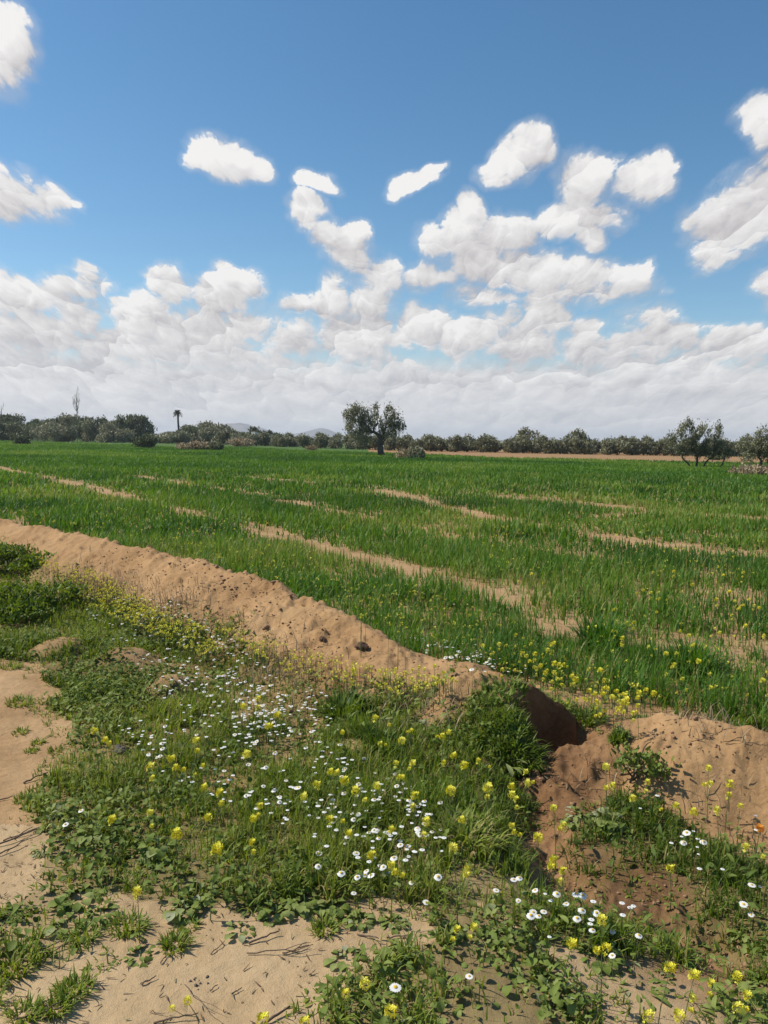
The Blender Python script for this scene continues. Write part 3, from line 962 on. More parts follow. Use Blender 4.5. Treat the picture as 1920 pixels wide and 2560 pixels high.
# ------------------------------------------------------------------ far hills
def make_hills():
    for (px, py0, wpx, hpx, D) in ((610, 1086, 170, 50, 2600), (500, 1086, 150, 30, 2700), (800, 1090, 150, 28, 2800), (720, 1088, 200, 14, 2900), (1378, 1098, 70, 16, 2700), (1560, 1101, 150, 9, 2800),
                                   (430, 1085, 90, 18, 2600), (1200, 1096, 420, 6, 2900), (1700, 1103, 300, 6, 2900)):
        d, D = look(px, py0), D * 1.6
        hpx, wpx = hpx * .72, wpx * 1.25
        cx, cy = d.x / d.y * D, D
        w, h = wpx / 2000 * D, hpx / 2000 * D * 1.15
        n = 40
        u, v = np.meshgrid(np.linspace(-1, 1, n), np.linspace(-1, 1, n), indexing='ij')
        x, y = cx + u * w * .62, cy + v * w * .62
        r = np.hypot(u, v)
        z = h * np.clip(1 - r, 0, 1) ** 1.15 * (1 + 1.2 * fbm(x, y, w * .3, 4, seed=40 + px % 7)) + np.clip(1 - r, 0, 1) * 4 - 2
        i, j = np.meshgrid(np.arange(n - 1), np.arange(n - 1), indexing='ij')
        q = np.stack([i * n + j, (i + 1) * n + j, (i + 1) * n + j + 1, i * n + j + 1], -1).reshape(-1)
        o = build('hill', np.stack([x, y, z], -1).reshape(-1, 3), q, np.full((n - 1) ** 2, 4), M_HILL, None, None, True)
        tag(o, kind='structure')


M_HILL = bark('hill earth', (0.13, 0.11, 0.085), (0.22, 0.18, 0.14))
make_hills()


# ------------------------------------------------------------------ trees, shrubs
def limb(B, a, b, r0, r1, wob=.12, seg=6, n=7):
    a, b = np.array(a, float), np.array(b, float)
    t = np.linspace(0, 1, n)[:, None]
    P = a + (b - a) * t
    P += np.sin(t * np.pi) * rng.normal(0, wob, 3) * np.linalg.norm(b - a) + np.sin(t * 2 * np.pi) * rng.normal(0, wob * .5, 3) * np.linalg.norm(b - a)
    B.tube(P, np.linspace(r0, r1, n), seg)
    return P


def foliage(B, clumps, size, per, upright=0.5, tmp=None, tint0=.5, gap=-.06):
    for (x, y, z, rx, rz) in clumps:
        n = int(per * rx * rx)
        v = rng.normal(0, 1, (n, 3))
        v /= np.linalg.norm(v, axis=1)[:, None]
        rr = rng.uniform(.25, 1, n) ** .55
        rr *= 1 + .35 * fbm(v[:, 0] * 3 + x, v[:, 2] * 3 + z + v[:, 1] * 2, .6, 3, seed=41)
        p = v * rr[:, None] * np.array([rx, rx, rz]) + np.array([x, y, z])
        # shoots make the outline uneven
        sh = rng.random(n) < .30
        p[sh] += v[sh] * rng.uniform(0, .36, sh.sum())[:, None] * np.array([rx * .7, rx * .7, rz * (1 + upright)])
        keep = fbm(p[:, 0], p[:, 2] + p[:, 1] * .7, rx * .30, 3, seed=42) > gap
        p = p[keep & (p[:, 2] > .05)]
        n = len(p)
        s = size * rng.uniform(.6, 1.4, n)
        B.scatter(tmp or SPRIG, p, uni(0, 6.283, n), np.stack([s * .55, s * .55, s], -1), np.clip(tint0 + rng.normal(0, .22, n), 0, 1), pitch=rng.uniform(-1.2, 1.2, n), roll=rng.uniform(-.8, .8, n))


def woody(name, loc, label, cat, stems, clumps, size, per, mat, bark_m, group=None, rz=0, upright=.5, part='crown', tint0=.5, gap=-.06):
    r = root(name, loc, label, cat, group, rz)
    T = Bag()
    for s in stems:
        limb(T, *s)
    T.make('trunk', bark_m, r, smooth=True)
    K = Bag()
    foliage(K, clumps, size, per, upright, None, tint0, gap)
    K.make(part, mat, r)
    return r


# the lone olive in the middle of the field's far side
x, y, z = ground_at(955, 1141)
k = y / 2000 * .386                     # metres per pixel of the enlarged photo that was measured
def Lz(px, pz, dy=0.0, ox=930, oz=478):
    return ((px - ox) * k, dy, (oz - pz) * k)
cl = [(*Lz(770, 215, .3), 1.15, 1.0), (*Lz(720, 215, -.2), .75, .7), (*Lz(760, 290, 0), 1.2, 1.0), (*Lz(830, 270, .5), .9, .9), (*Lz(755, 185), .5, .6), (*Lz(820, 345, .2), .85, .8), (*Lz(760, 350, -.4), .6, .6),
      (*Lz(880, 190, .2), .55, .75), (*Lz(900, 260, -.3), .7, .8), (*Lz(975, 200, 0), .7, .8), (*Lz(1010, 250, .3), .9, .85), (*Lz(1050, 285, 0), .6, .45), (*Lz(960, 290, -.2), .9, .8), (*Lz(1000, 330, .4), .75, .6),
      (*Lz(850, 205, 0), .4, .6), (*Lz(970, 170), .35, .4), (*Lz(890, 160), .3, .35), (*Lz(930, 340, .2), .6, .5), (*Lz(690, 225), .35, .4)]
cl = [(a, b, c, d * .9, e * .95) for a, b, c, d, e in cl]
st = [(Lz(933, 482), Lz(915, 405), .36, .26), (Lz(915, 410), Lz(860, 320), .24, .12), (Lz(915, 405), Lz(945, 300), .22, .1), (Lz(860, 320), Lz(780, 230, .2), .13, .04), (Lz(945, 300), Lz(985, 200), .1, .03),
      (Lz(945, 310), Lz(1040, 280), .09, .03), (Lz(870, 330), Lz(885, 190), .1, .03), (Lz(860, 330), Lz(760, 320, -.2), .08, .03), (Lz(915, 420), Lz(980, 330, .3), .09, .03)]
woody('olive_tree', (x, y, z), 'lone grey-green olive tree with a split two-lobed crown standing in the middle of the field', 'tree', st, cl, .13, 2300, M_OLIVE, M_BARK, upright=1.6, gap=.0, tint0=.6)

# the olive with many bare stems at the right
x, y, z = ground_at(1740, 1170)
k = y / 2000 * .41
def Rz_(px, pz, dy=0.0):
    return ((px - 1205) * k, dy, (515 - pz) * k)
cl = [(*Rz_(1140, 290, .2), .62, .62), (*Rz_(1215, 300, -.2), .66, .55), (*Rz_(1320, 300, .1), .5, .55), (*Rz_(1090, 370, 0), .75, .6), (*Rz_(1190, 375, .3), .75, .6), (*Rz_(1290, 380, -.1), .75, .6),
      (*Rz_(1360, 390, .2), .65, .5), (*Rz_(1040, 340), .4, .4), (*Rz_(1120, 420), .5, .35), (*Rz_(1300, 425), .55, .35), (*Rz_(1230, 415, .3), .6, .4), (*Rz_(1145, 245), .3, .35), (*Rz_(1330, 262), .22, .3), (*Rz_(1400, 420), .4, .3)]
st = [(Rz_(1168, 517), Rz_(1120, 440), .06, .05), (Rz_(1205, 517), Rz_(1207, 430), .085, .07), (Rz_(1250, 517), Rz_(1290, 455), .06, .05), (Rz_(1262, 515), Rz_(1370, 470), .06, .04), (Rz_(1120, 440), Rz_(1085, 340), .05, .02),
      (Rz_(1207, 430), Rz_(1150, 280), .06, .02), (Rz_(1207, 430), Rz_(1240, 300), .05, .02), (Rz_(1290, 455), Rz_(1320, 300), .05, .02), (Rz_(1370, 470), Rz_(1400, 400), .04, .015)]
woody('olive_tree', (x, y, z), 'broad bushy olive tree on several bare dark stems at the right side of the field', 'tree', st, cl, .085, 5200, M_OLIVE, M_BARK, upright=1.6, gap=.0, tint0=.6)

# the half seen tree at the right edge
x, y, z = ground_at(1905, 1178)
st = [((0, 0, 0), (-.3, 0, .9), .10, .07), ((-.3, 0, .9), (-.5, 0, 1.9), .06, .02), ((-.3, 0, .9), (.5, 0, 2.2), .06, .02), ((0, 0, .1), (-.9, .2, .8), .06, .03)]
cl = [(-.9, 0, 1.0, .6, .5), (-.5, .2, 1.5, .6, .55), (.2, 0, 1.6, .8, .6), (.1, .1, 2.3, .55, .45), (-.35, 0, 2.2, .3, .35), (-1.2, .1, 1.7, .35, .35), (.7, 0, 1.0, .7, .6), (.9, .2, 2.0, .7, .6)]
woody('olive_tree', (x, y, z), 'olive tree cut off by the right edge of the photo, low branches over pale scrub', 'tree', st, cl, .085, 5000, M_OLIVE, M_BARK, upright=1.6, gap=.0, tint0=.6)


# olive grove beyond the field: five shapes, each tree an object of its own
def grove_tree(i, name='grove_tree', label='low dark olive tree in the grove along the far edge of the field'):
    h = (2.6, 3.0, 2.4, 3.2, 2.8)[i]
    cl = [(rng.uniform(-.9, .9), rng.uniform(-.6, .6), h * rng.uniform(.22, .8), rng.uniform(.55, 1.0), rng.uniform(.5, .8)) for _ in range(11)]
    st = [((0, 0, 0), (rng.uniform(-.2, .2), 0, h * .45), .16, .1), ((0, 0, h * .3), (.6, .2, h * .65), .09, .03), ((0, 0, h * .3), (-.6, -.1, h * .65), .09, .03)]
    return woody(name, (0, 0, 0), label, 'tree', st, cl, .28, 300, M_OLIVE, M_BARK, 'olive trees in the grove beyond the field')


GROVE = [grove_tree(i) for i in range(5)]
spots = []
for row, (dy, off) in enumerate(((0, 0), (5.5, 1.3), (12, 2.2))):
    for px in np.arange(585, 2010, 33 if row == 0 else 36):
        pxx = px + rng.uniform(-13, 13)
        base = np.interp(pxx, [560, 750, 1000, 1200, 1500, 1930], [1112, 1119, 1127, 1131, 1137, 1143])
        gx, gy = at(pxx, base)
        spots.append((gx * (gy + dy) / gy + off * .3, gy + dy + rng.uniform(-1, 1), row))
spots.sort(key=lambda s: s[0])
for i, (gx, gy, row) in enumerate(spots):
    src = GROVE[i % 5]
    o = src if i < 5 else copy_tree(src, (0, 0, 0), 0, 1, src['label'])
    s = rng.uniform(.70, .86) * (1.0 + .06 * row)
    o.location, o.rotation_euler, o.scale = (gx, gy, hz(gx, gy) - .05), (0, 0, uni(0, 6.28)), (s * 1.1, s * 1.1, s)
for px, base, s, lab in ((1310, 1131, 1.38, 'taller round olive tree rising above the grove right of the lone olive'), (1450, 1135, 1.28, 'second taller olive tree rising above the grove, left of the many-stemmed olive'), (1860, 1141, 1.15, 'taller olive tree in the grove between the two right-hand trees')):
    gx, gy = at(px, base)
    gy2 = gy + 9
    o = copy_tree(GROVE[3], (gx * gy2 / gy, gy2, hz(gx, gy2) - .05), uni(0, 6), s, lab)
    o.scale = (s * 1.1, s * 1.1, s * .92)

# taller mixed trees beyond the left end of the field
LEFT = [(-40, 1030, 1096, 110, .42), (30, 1036, 1096, 80, .5), (95, 1050, 1097, 60, .42), (140, 1046, 1098, 60, .5), (185, 1042, 1098, 55, .55), (225, 1048, 1099, 60, .40), (270, 1052, 1099, 60, .4), (310, 1050, 1100, 50, .6),
        (420, 1080, 1104, 60, .7), (470, 1064, 1103, 60, .62), (505, 1058, 1103, 70, .6), (550, 1064, 1104, 60, .55), (590, 1076, 1107, 50, .5), (640, 1066, 1108, 44, .1), (668, 1078, 1109, 30, .35), (700, 1084, 1111, 40, .4)]
ADJ = ['dark rounded tree at the far left edge of the field', 'dark leafy tree just inside the left edge beyond the field', 'low dark tree left of the bare poplar', 'olive-brown tree close left of the bare poplar', 'leafy tree behind the bare poplar',
       'dark dense tree right of the bare poplar', 'dull green tree between the bare poplar and the big round tree', 'pale green tree tucked against the big round tree', 'low yellowish thicket under the palm', 'pale thicket tree just right of the palm',
       'broad pale green tree around the wooden pole', 'pale green tree right of the wooden pole', 'small grey-green tree at the end of the pale thicket', 'small dark conifer-like tree beside the white hut', 'low pale tree right of the white hut', 'small tree at the left end of the olive grove']
for (px, ty, by, w, tn), lab in zip(LEFT, ADJ):
    gx, gy = at(px, by + 1)
    gy = min(gy, 210)
    gx = look(px, by).x / look(px, by).y * gy
    gz = hz(gx, gy)
    h, wm = (by - ty) / 2000 * gy * 1.15, w / 2000 * gy
    nb = 8
    cl = [(rng.uniform(-.42, .42) * wm, rng.uniform(-.4, .4) * wm, h * rng.uniform(.25, .82), wm * rng.uniform(.22, .36), h * rng.uniform(.16, .26)) for _ in range(nb)]
    st = [((0, 0, 0), (.1, 0, h * .7), .2, .08), ((0, 0, h * .3), (wm * .3, 0, h * .7), .1, .04), ((0, 0, h * .3), (-wm * .3, 0, h * .65), .1, .04)]
    woody('field_tree', (gx, gy, gz - .1), lab, 'tree', st, cl, .42, 1700 / max(wm, 1), M_SHRUB if tn < .52 else M_OLIVE, M_BARK, tint0=tn)

gx, gy = at(335, 1106)
h, wm = 70 / 2000 * gy, 105 / 2000 * gy
cl = [(wm * a, rng.uniform(-1, 1), h * b, wm * c, h * d) for a, b, c, d in ((-.22, .5, .25, .25), (.05, .62, .28, .28), (.28, .45, .22, .28), (.3, .22, .2, .2), (-.05, .3, .3, .25), (-.35, .3, .2, .25), (-.3, .78, .1, .18), (-.05, .86, .16, .12), (.2, .78, .15, .15), (.02, .15, .35, .15))]
woody('field_tree', (gx, gy, hz(gx, gy) - .1), 'big round dark tree left of the palm, shoots sticking up at its top', 'tree', [((0, 0, 0), (0, 0, h * .6), .25, .1), ((0, 0, h * .2), (wm * .25, 0, h * .6), .15, .05), ((0, 0, h * .2), (-wm * .25, 0, h * .7), .15, .05)],
      cl, .42, 300, M_SHRUB, M_BARK, tint0=.5)


def bare_tree(px, top, base, lab, spread=1.0, n=9):
    gx, gy = at(px, base)
    gy = min(gy, 200)
    gx = look(px, base).x / look(px, base).y * gy
    h = (base - top) / 2000 * gy
    r = root('bare_poplar', (gx, gy, hz(gx, gy) - .1), lab, 'tree')
    T = Bag()
    limb(T, (0, 0, 0), (.1, 0, h), .16, .035, .015, 6, 9)
    T.make('trunk', M_PALE_BARK, r, True)
    K = Bag()
    for i in range(n):
        z0 = h * rng.uniform(.3, .8)
        a = rng.uniform(0, 6.28)
        l = h * rng.uniform(.12, .34)
        b = (math.cos(a) * l * .32 * spread, math.sin(a) * l * .3, z0 + l)
        limb(K, (0.05, 0, z0), b, .06, .02, .05, 5)
        for j in range(3):
            c = np.array(b) * rng.uniform(.8, 1)
            limb(K, c, c + [rng.uniform(-.4, .4), 0, rng.uniform(.2, 1)], .03, .012, .05, 4, 4)
    K.make('branch', M_BARK, r, True)
    return r


bare_tree(193, 978, 1100, 'tall bare poplar with thin upright branches standing above the left trees', .8, 14)
bare_tree(4, 1012, 1098, 'low bare tree with thin twigs at the very left edge', 1.6, 10)

# the pale thicket that closes the gaps of the left tree line
for i, (px, ty, w) in enumerate([(60, 1068, 70), (120, 1062, 60), (160, 1064, 56), (205, 1062, 60), (245, 1060, 56), (288, 1066, 60), (20, 1066, 60), (395, 1084, 50), (445, 1078, 60), (485, 1072, 56), (528, 1072, 60), (570, 1076, 56), (610, 1084, 50), (660, 1092, 40), (720, 1094, 44), (755, 1096, 44)]):
    by = 1099 + max(px - 250, 0) * .026
    gy = 190 - (i % 3) * 4
    gx = look(px, by).x / look(px, by).y * gy
    h, wm = (by - ty + (12 if px < 320 else 4)) / 2000 * gy * 1.1, w / 2000 * gy * 1.25
    cl = [(rng.uniform(-.42, .42) * wm, rng.uniform(-.3, .3) * wm, h * rng.uniform(.15, .75), wm * rng.uniform(.2, .32), h * rng.uniform(.2, .3)) for _ in range(9)]
    woody('thicket_shrub', (gx, gy, hz(gx, gy) - .1), 'olive-brown thicket shrub filling the lower part of the far left tree line', 'shrub', [((0, 0, 0), (rng.uniform(-.3, .3), 0, h * .7), .1, .04), ((.3, 0, 0), (wm * .3, 0, h * .7), .08, .03)], cl, .36, 1500 / wm,
          M_OLIVE if i % 3 else M_SHRUB, M_BARK, 'thicket of the left tree line', upright=1.0, tint0=(.5, .7, .6)[i % 3])

# palm
gx, gy = at(447, 1106)
gy = 205
gx = look(447, 1106).x / look(447, 1106).y * gy
h = (1106 - 1030) / 2000 * gy
r = root('palm_tree', (gx, gy, hz(gx, gy)), 'solitary tall palm with a small round head above the far left thicket', 'tree')
T = Bag()
limb(T, (0, 0, 0), (-.15, 0, h), .30, .22, .01, 8, 9)
T.make('trunk', M_BARK, r, True)
K = Bag()
for i in range(44):
    a, e = rng.uniform(0, 6.28), rng.uniform(-.7, 1.35)
    L = rng.uniform(.95, 1.35)
    t = np.linspace(0, 1, 6)
    P = np.stack([math.cos(a) * math.cos(e) * t * L, math.sin(a) * math.cos(e) * t * L, math.sin(e) * t * L - .55 * t ** 2 * L], -1) + [-.15, 0, h]
    K.tube(P, np.linspace(.03, .01, 6), 3, tint=.3)
    m = 46
    tt = rng.uniform(.15, 1, m)
    pp = np.stack([np.interp(tt, t, P[:, i_]) for i_ in range(3)], -1)
    K.scatter(BLADES[0], pp, a - np.pi / 2 + np.where(rng.random(m) < .5, .9, -.9), np.stack([np.full(m, .07), np.full(m, .34), np.full(m, .34)], -1), np.clip(rng.normal(.35, .2, m), 0, 1), pitch=rng.uniform(.7, 1.9, m))
K.make('crown', M_SHRUB, r)


# scrub out in the field
def shrub(px, by, w, hpx, lab, mat, dens=1.0, size=.2, tint0=.5, cat='shrub', name='shrub', flat=1.0, stems=6):
    gx, gy, gz = ground_at(px, by)
    if gy > 215 or gy < 0:
        gy = 215
        gx = look(px, by).x / look(px, by).y * gy
        gz = hz(gx, gy)
    wm, h = w / 2000 * gy, hpx / 2000 * gy
    cl = [(rng.uniform(-.3, .3) * wm, rng.uniform(-.3, .3) * wm, h * rng.uniform(.2, .62), wm * rng.uniform(.18, .3), h * rng.uniform(.22, .38) * flat) for _ in range(9)]
    cl.append((0, 0, h * .45, wm * .36, h * .45))
    st = [((rng.normal(0, .05) * wm, 0, 0), (rng.uniform(-.35, .35) * wm, rng.uniform(-.2, .2) * wm, h * rng.uniform(.5, .8)), .02 * h, .006 * h) for _ in range(stems)]
    return woody(name, (gx, gy, gz - .02), lab, cat, st, cl, size, dens, mat, M_TWIG, None, 0, .6, 'foliage', tint0)


shrub(366, 1121, 66, 36, 'dark rounded bush out in the left field below the big round tree', M_SHRUB, 620, .22, .5)
shrub(55, 1112, 46, 26, 'small dark bush at the far left edge of the field', M_SHRUB, 500, .22, .35)
shrub(540, 1127, 54, 26, 'brownish-green bush at the far left middle of the field', M_OLIVE, 560, .22, .45)
shrub(497, 1126, 90, 24, 'pale dry scrub left of the brownish-green bush', M_DRY, 300, .24, .8, stems=12)
shrub(600, 1116, 70, 22, 'pale dry scrub right of the brownish-green bush', M_DRY, 200, .26, .75, stems=12)
shrub(1040, 1148, 52, 34, 'green-brown bush just right of the lone olive', M_OLIVE, 760, .17, .62)
shrub(1010, 1147, 50, 28, 'pale dry scrub between the lone olive and the green-brown bush', M_DRY, 300, .16, .8, stems=12)
shrub(780, 1127, 34, 14, 'small tan heap of dry scrub left of the lone olive', M_DRY, 260, .2, .5, stems=6)
shrub(1880, 1190, 110, 32, 'pale grey dry scrub under the right edge tree', M_DRY, 700, .13, .7, stems=20)
shrub(1790, 1150, 60, 18, 'low dark scrub behind the many-stemmed olive', M_SHRUB, 300, .2, .4)
shrub(745, 1117, 30, 20, 'small reddish dry bush before the left end of the grove', M_DRY, 200, .25, .15)

# white hut, poles
gx, gy = 0, 172
gx = look(637, 1090).x / look(637, 1090).y * gy
m_w, t_, b_ = material('whitewash')
n_ = node(t_, 'ShaderNodeTexNoise', {'Scale': 3.0, 'Detail': 4.0})
t_.links.new(ramp(t_, n_, [(.3, (.66, .64, .60)), (.7, (.80, .79, .76))]).s, b_.inputs[0])
b_.inputs['Roughness'].default_value = .9
r = root('white_hut', (gx, gy, hz(gx, gy)), 'tiny white hut wall showing between the far trees', 'hut')
bm_ = Bag()
def box(B, x0, x1, y0, y1, z0, z1, tint=.5):
    V = [(x0, y0, z0), (x1, y0, z0), (x1, y1, z0), (x0, y1, z0), (x0, y0, z1), (x1, y0, z1), (x1, y1, z1), (x0, y1, z1)]
    B.add(V, [0, 3, 2, 1, 4, 5, 6, 7, 0, 1, 5, 4, 1, 2, 6, 5, 2, 3, 7, 6, 3, 0, 4, 7], [4] * 6, tint)
box(bm_, -.5, .5, -1, 1, 0, 2.7)
bm_.make('wall', m_w, r)
bm_ = Bag()
box(bm_, -.6, .6, -1.1, 1.1, 2.702, 2.85)
bm_.make('roof', m_w, r)
for px, top, base, rad, lab in ((546, 1047, 1100, .17, 'short dark wooden pole sticking up from the pale thicket'),
                                (686, 1092, 1112, .10, 'pale thin post right of the white hut'), (646, 1096, 1110, .10, 'pale thin post below the white hut'), (178, 1104, 1112, .12, 'small pale marker post in the grass at the left end of the field')):
    gx, gy = at(px, base)
    gy = min(gy, 200) if base < 1112 else gy
    gx = look(px, base).x / look(px, base).y * gy
    B = Bag()
    h = (base - top) / 2000 * gy
    B.tube([(0, 0, -.2), (.02, 0, h * .5), (0.03, 0, h)], [rad, rad * .9, rad * .8], 7)
    tag(B.make('wooden_pole', M_BARK if rad > .15 else M_PALE_BARK, None, True, (gx, gy, hz(gx, gy))), lab, 'pole')


# shrubs and tufts close by
def near_shrub(px, py, w, h, lab, mat, per=5200, size=.045, tint0=.45, name='shrub', cat='shrub', flat=.9):
    gx, gy, gz = ground_at(px, py)
    cl = [(rng.uniform(-.32, .32) * w, rng.uniform(-.3, .3) * w, h * rng.uniform(.2, .65), w * rng.uniform(.16, .26), h * rng.uniform(.25, .4) * flat) for _ in range(10)]
    st = [((rng.normal(0, .03), rng.normal(0, .03), 0), (rng.uniform(-.4, .4) * w, rng.uniform(-.3, .3) * w, h * rng.uniform(.5, .9)), .006, .002) for _ in range(12)]
    return woody(name, (gx, gy, gz - .01), lab, cat, st, cl, size, per, mat, M_TWIG, None, 0, .6, 'foliage', tint0)


near_shrub(30, 1425, 1.15, .33, 'upper of two dark shrubs on the left edge below the bank', M_GRASS, 9000, .034, .18)
near_shrub(35, 1540, 1.05, .33, 'lower of two dark shrubs on the left edge below the bank', M_GRASS, 10000, .032, .15)
near_shrub(1590, 1945, .30, .19, 'green bushy tuft growing low on the face of the right mound', M_LEAF, 15000, .024, .35)


def tuft(px, py, w, n, L, lab, name='grass_tuft', cat='grass tuft', mat=None, group=None, tint0=.4, wid=.0042, droop=(1, 4)):
    gx, gy, gz = ground_at(px, py)
    B = Bag()
    a, rr = uni(0, 6.283, n), np.sqrt(rng.random(n)) * w * .5
    x, y = rr * np.cos(a), rr * np.sin(a)
    z = height(gx + x, gy + y) - gz - .005
    l = L * rng.uniform(.5, 1.2, n)
    for k in range(droop[0], droop[1] + 1):
        q = rng.integers(droop[0], droop[1] + 1, n) == k
        B.scatter(BLADES[k], np.stack([x, y, z], -1)[q], (a - np.pi / 2 + rng.normal(0, .7, n))[q], np.stack([np.full(n, wid * 2), l, l], -1)[q], np.clip(rng.normal(tint0, .16, n), 0, 1)[q])
    return tag(B.make(name, mat or M_GRASS, None, False, (gx, gy, gz)), lab, cat, group)


tuft(1265, 1745, .40, 900, .07, 'thick mat of green grass hanging over the near end of the bank', tint0=.35, droop=(2, 4))
tuft(1215, 1820, .34, 450, .075, 'dark drooping grass on the shaded side beside the pit', tint0=.2, droop=(2, 4))
tuft(1330, 1775, .2, 300, .09, 'straggling grass at the lip of the dark pit', tint0=.25, droop=(2, 4))
tuft(1385, 1775, .22, 260, .10, 'dry-tipped grass straggling over the lip above the dark pit', tint0=.5, droop=(2, 4))
tuft(1290, 1880, .24, 420, .11, 'grass clump hanging at the left edge of the dark pit', tint0=.3, droop=(2, 4))
tuft(1470, 1800, .2, 240, .09, 'green grass behind the right end of the dark pit', tint0=.35)
tuft(1600, 1815, .13, 300, .07, 'small green tuft on the crest of the right mound', tint0=.2)
tuft(1835, 1800, .28, 700, .08, 'green grass patch on top of the right mound near the right edge', tint0=.45)
tuft(1545, 1850, .08, 160, .07, 'small tuft beside the left end of the right mound', tint0=.3)
tuft(955, 1880, .2, 300, .13, 'dark leaning grass clump before the bare bump below the bank', tint0=.25)
tuft(860, 1790, .22, 500, .13, 'lush dark green grass clump at the foot of the bank', tint0=.2, wid=.006)
tuft(1165, 2110, .26, 420, .12, 'pale arching grass clump left of the red gully', tint0=.72, wid=.006, droop=(2, 4))
tuft(1730, 1690, .3, 420, .3, 'tall dark green crop clump over a shadow above the right mound', tint0=.35, wid=.006, mat=M_CROP)
tuft(1500, 1620, .3, 360, .3, 'tall arching crop clump above the yellow flowers', tint0=.35, wid=.006, mat=M_CROP, droop=(1, 4))
for px, py, w, n, L, lab in ((440, 2365, .09, 130, .05, 'small grass tuft on the bare sand, rightmost of the row by the weeds'), (185, 2480, .10, 160, .055, 'grass tuft on sand at the lower left, upper of a pair'),
                             (140, 2525, .08, 120, .05, 'grass tuft on sand at the lower left, lower of a pair'), (60, 2540, .09, 100, .05, 'brownish tuft in the bottom left corner'),
                             (320, 2320, .12, 170, .05, 'yellowish grass tuft between the weeds and the sand'), (205, 2345, .10, 110, .05, 'grass tuft beside crossed twigs at the lower left'),
                             (30, 2420, .16, 240, .06, 'wide grass tuft on the sand at the left edge'), (810, 2325, .08, 130, .05, 'bright small tuft at the lower edge of the leafy weeds'),
                             (52, 1832, .09, 90, .035, 'flat small tuft on the sand at the left, nearest the sticks'), (95, 1858, .07, 80, .03, 'flat tuft on the left sand close to the herb edge'), (80, 1880, .07, 70, .03, 'tiny tuft on the left sand beside a darker one'),
                             (138, 1878, .07, 80, .03, 'tiny dark tuft on the left sand by the herb edge'), (30, 1670, .14, 160, .05, 'tuft at the top of the left sand track'), (50, 1760, .16, 200, .05, 'broad flat tuft in the middle of the left sand track'),
                             (470, 2320, .07, 70, .03, 'thin tuft right of the bigger one on the sand'), (75, 2000, .12, 140, .05, 'dry tuft by the stick heap at the left edge')):
    tuft(px, py, w, n, L, lab, tint0=.55, wid=.003)


# broad-leaved weeds on the sand
def weed_proto(kind, n, size, tall, mat):
    V = Bag()
    a = np.arange(n) * 2.4 + rng.normal(0, .2, n)
    e = rng.uniform(.02, .95, n)
    s = size * rng.uniform(.6, 1.2, n)
    z = rng.uniform(0, tall, n) ** 1.2
    r0 = size * (.15 + 1.1 * np.sqrt(rng.random(n)) * (n > 16))
    V.scatter(LEAVES[kind], np.stack([np.cos(a + np.pi / 2) * r0, np.sin(a + np.pi / 2) * r0, z + .004], -1), a, np.stack([s, s, s], -1), np.clip(rng.normal(.6, .17, n), 0, 1), pitch=e)
    return V


def weed(px, py, kind, n, size, tall, lab, mat=None, group=None):
    gx, gy, gz = ground_at(px, py)
    r = root('broadleaf_weed', (gx, gy, gz), lab, 'weed', group)
    weed_proto(kind, int(n * 2.2), size * .58, tall * .9, mat).make('foliage', mat or M_LEAF, r)
    B = Bag()
    B.tube([(0, 0, -.01), (.003, 0, tall * .4), (0, .002, tall * .8)], [.003, .0025, .0015], 5, .5)
    B.make('stem', M_STEM, r)
    return r


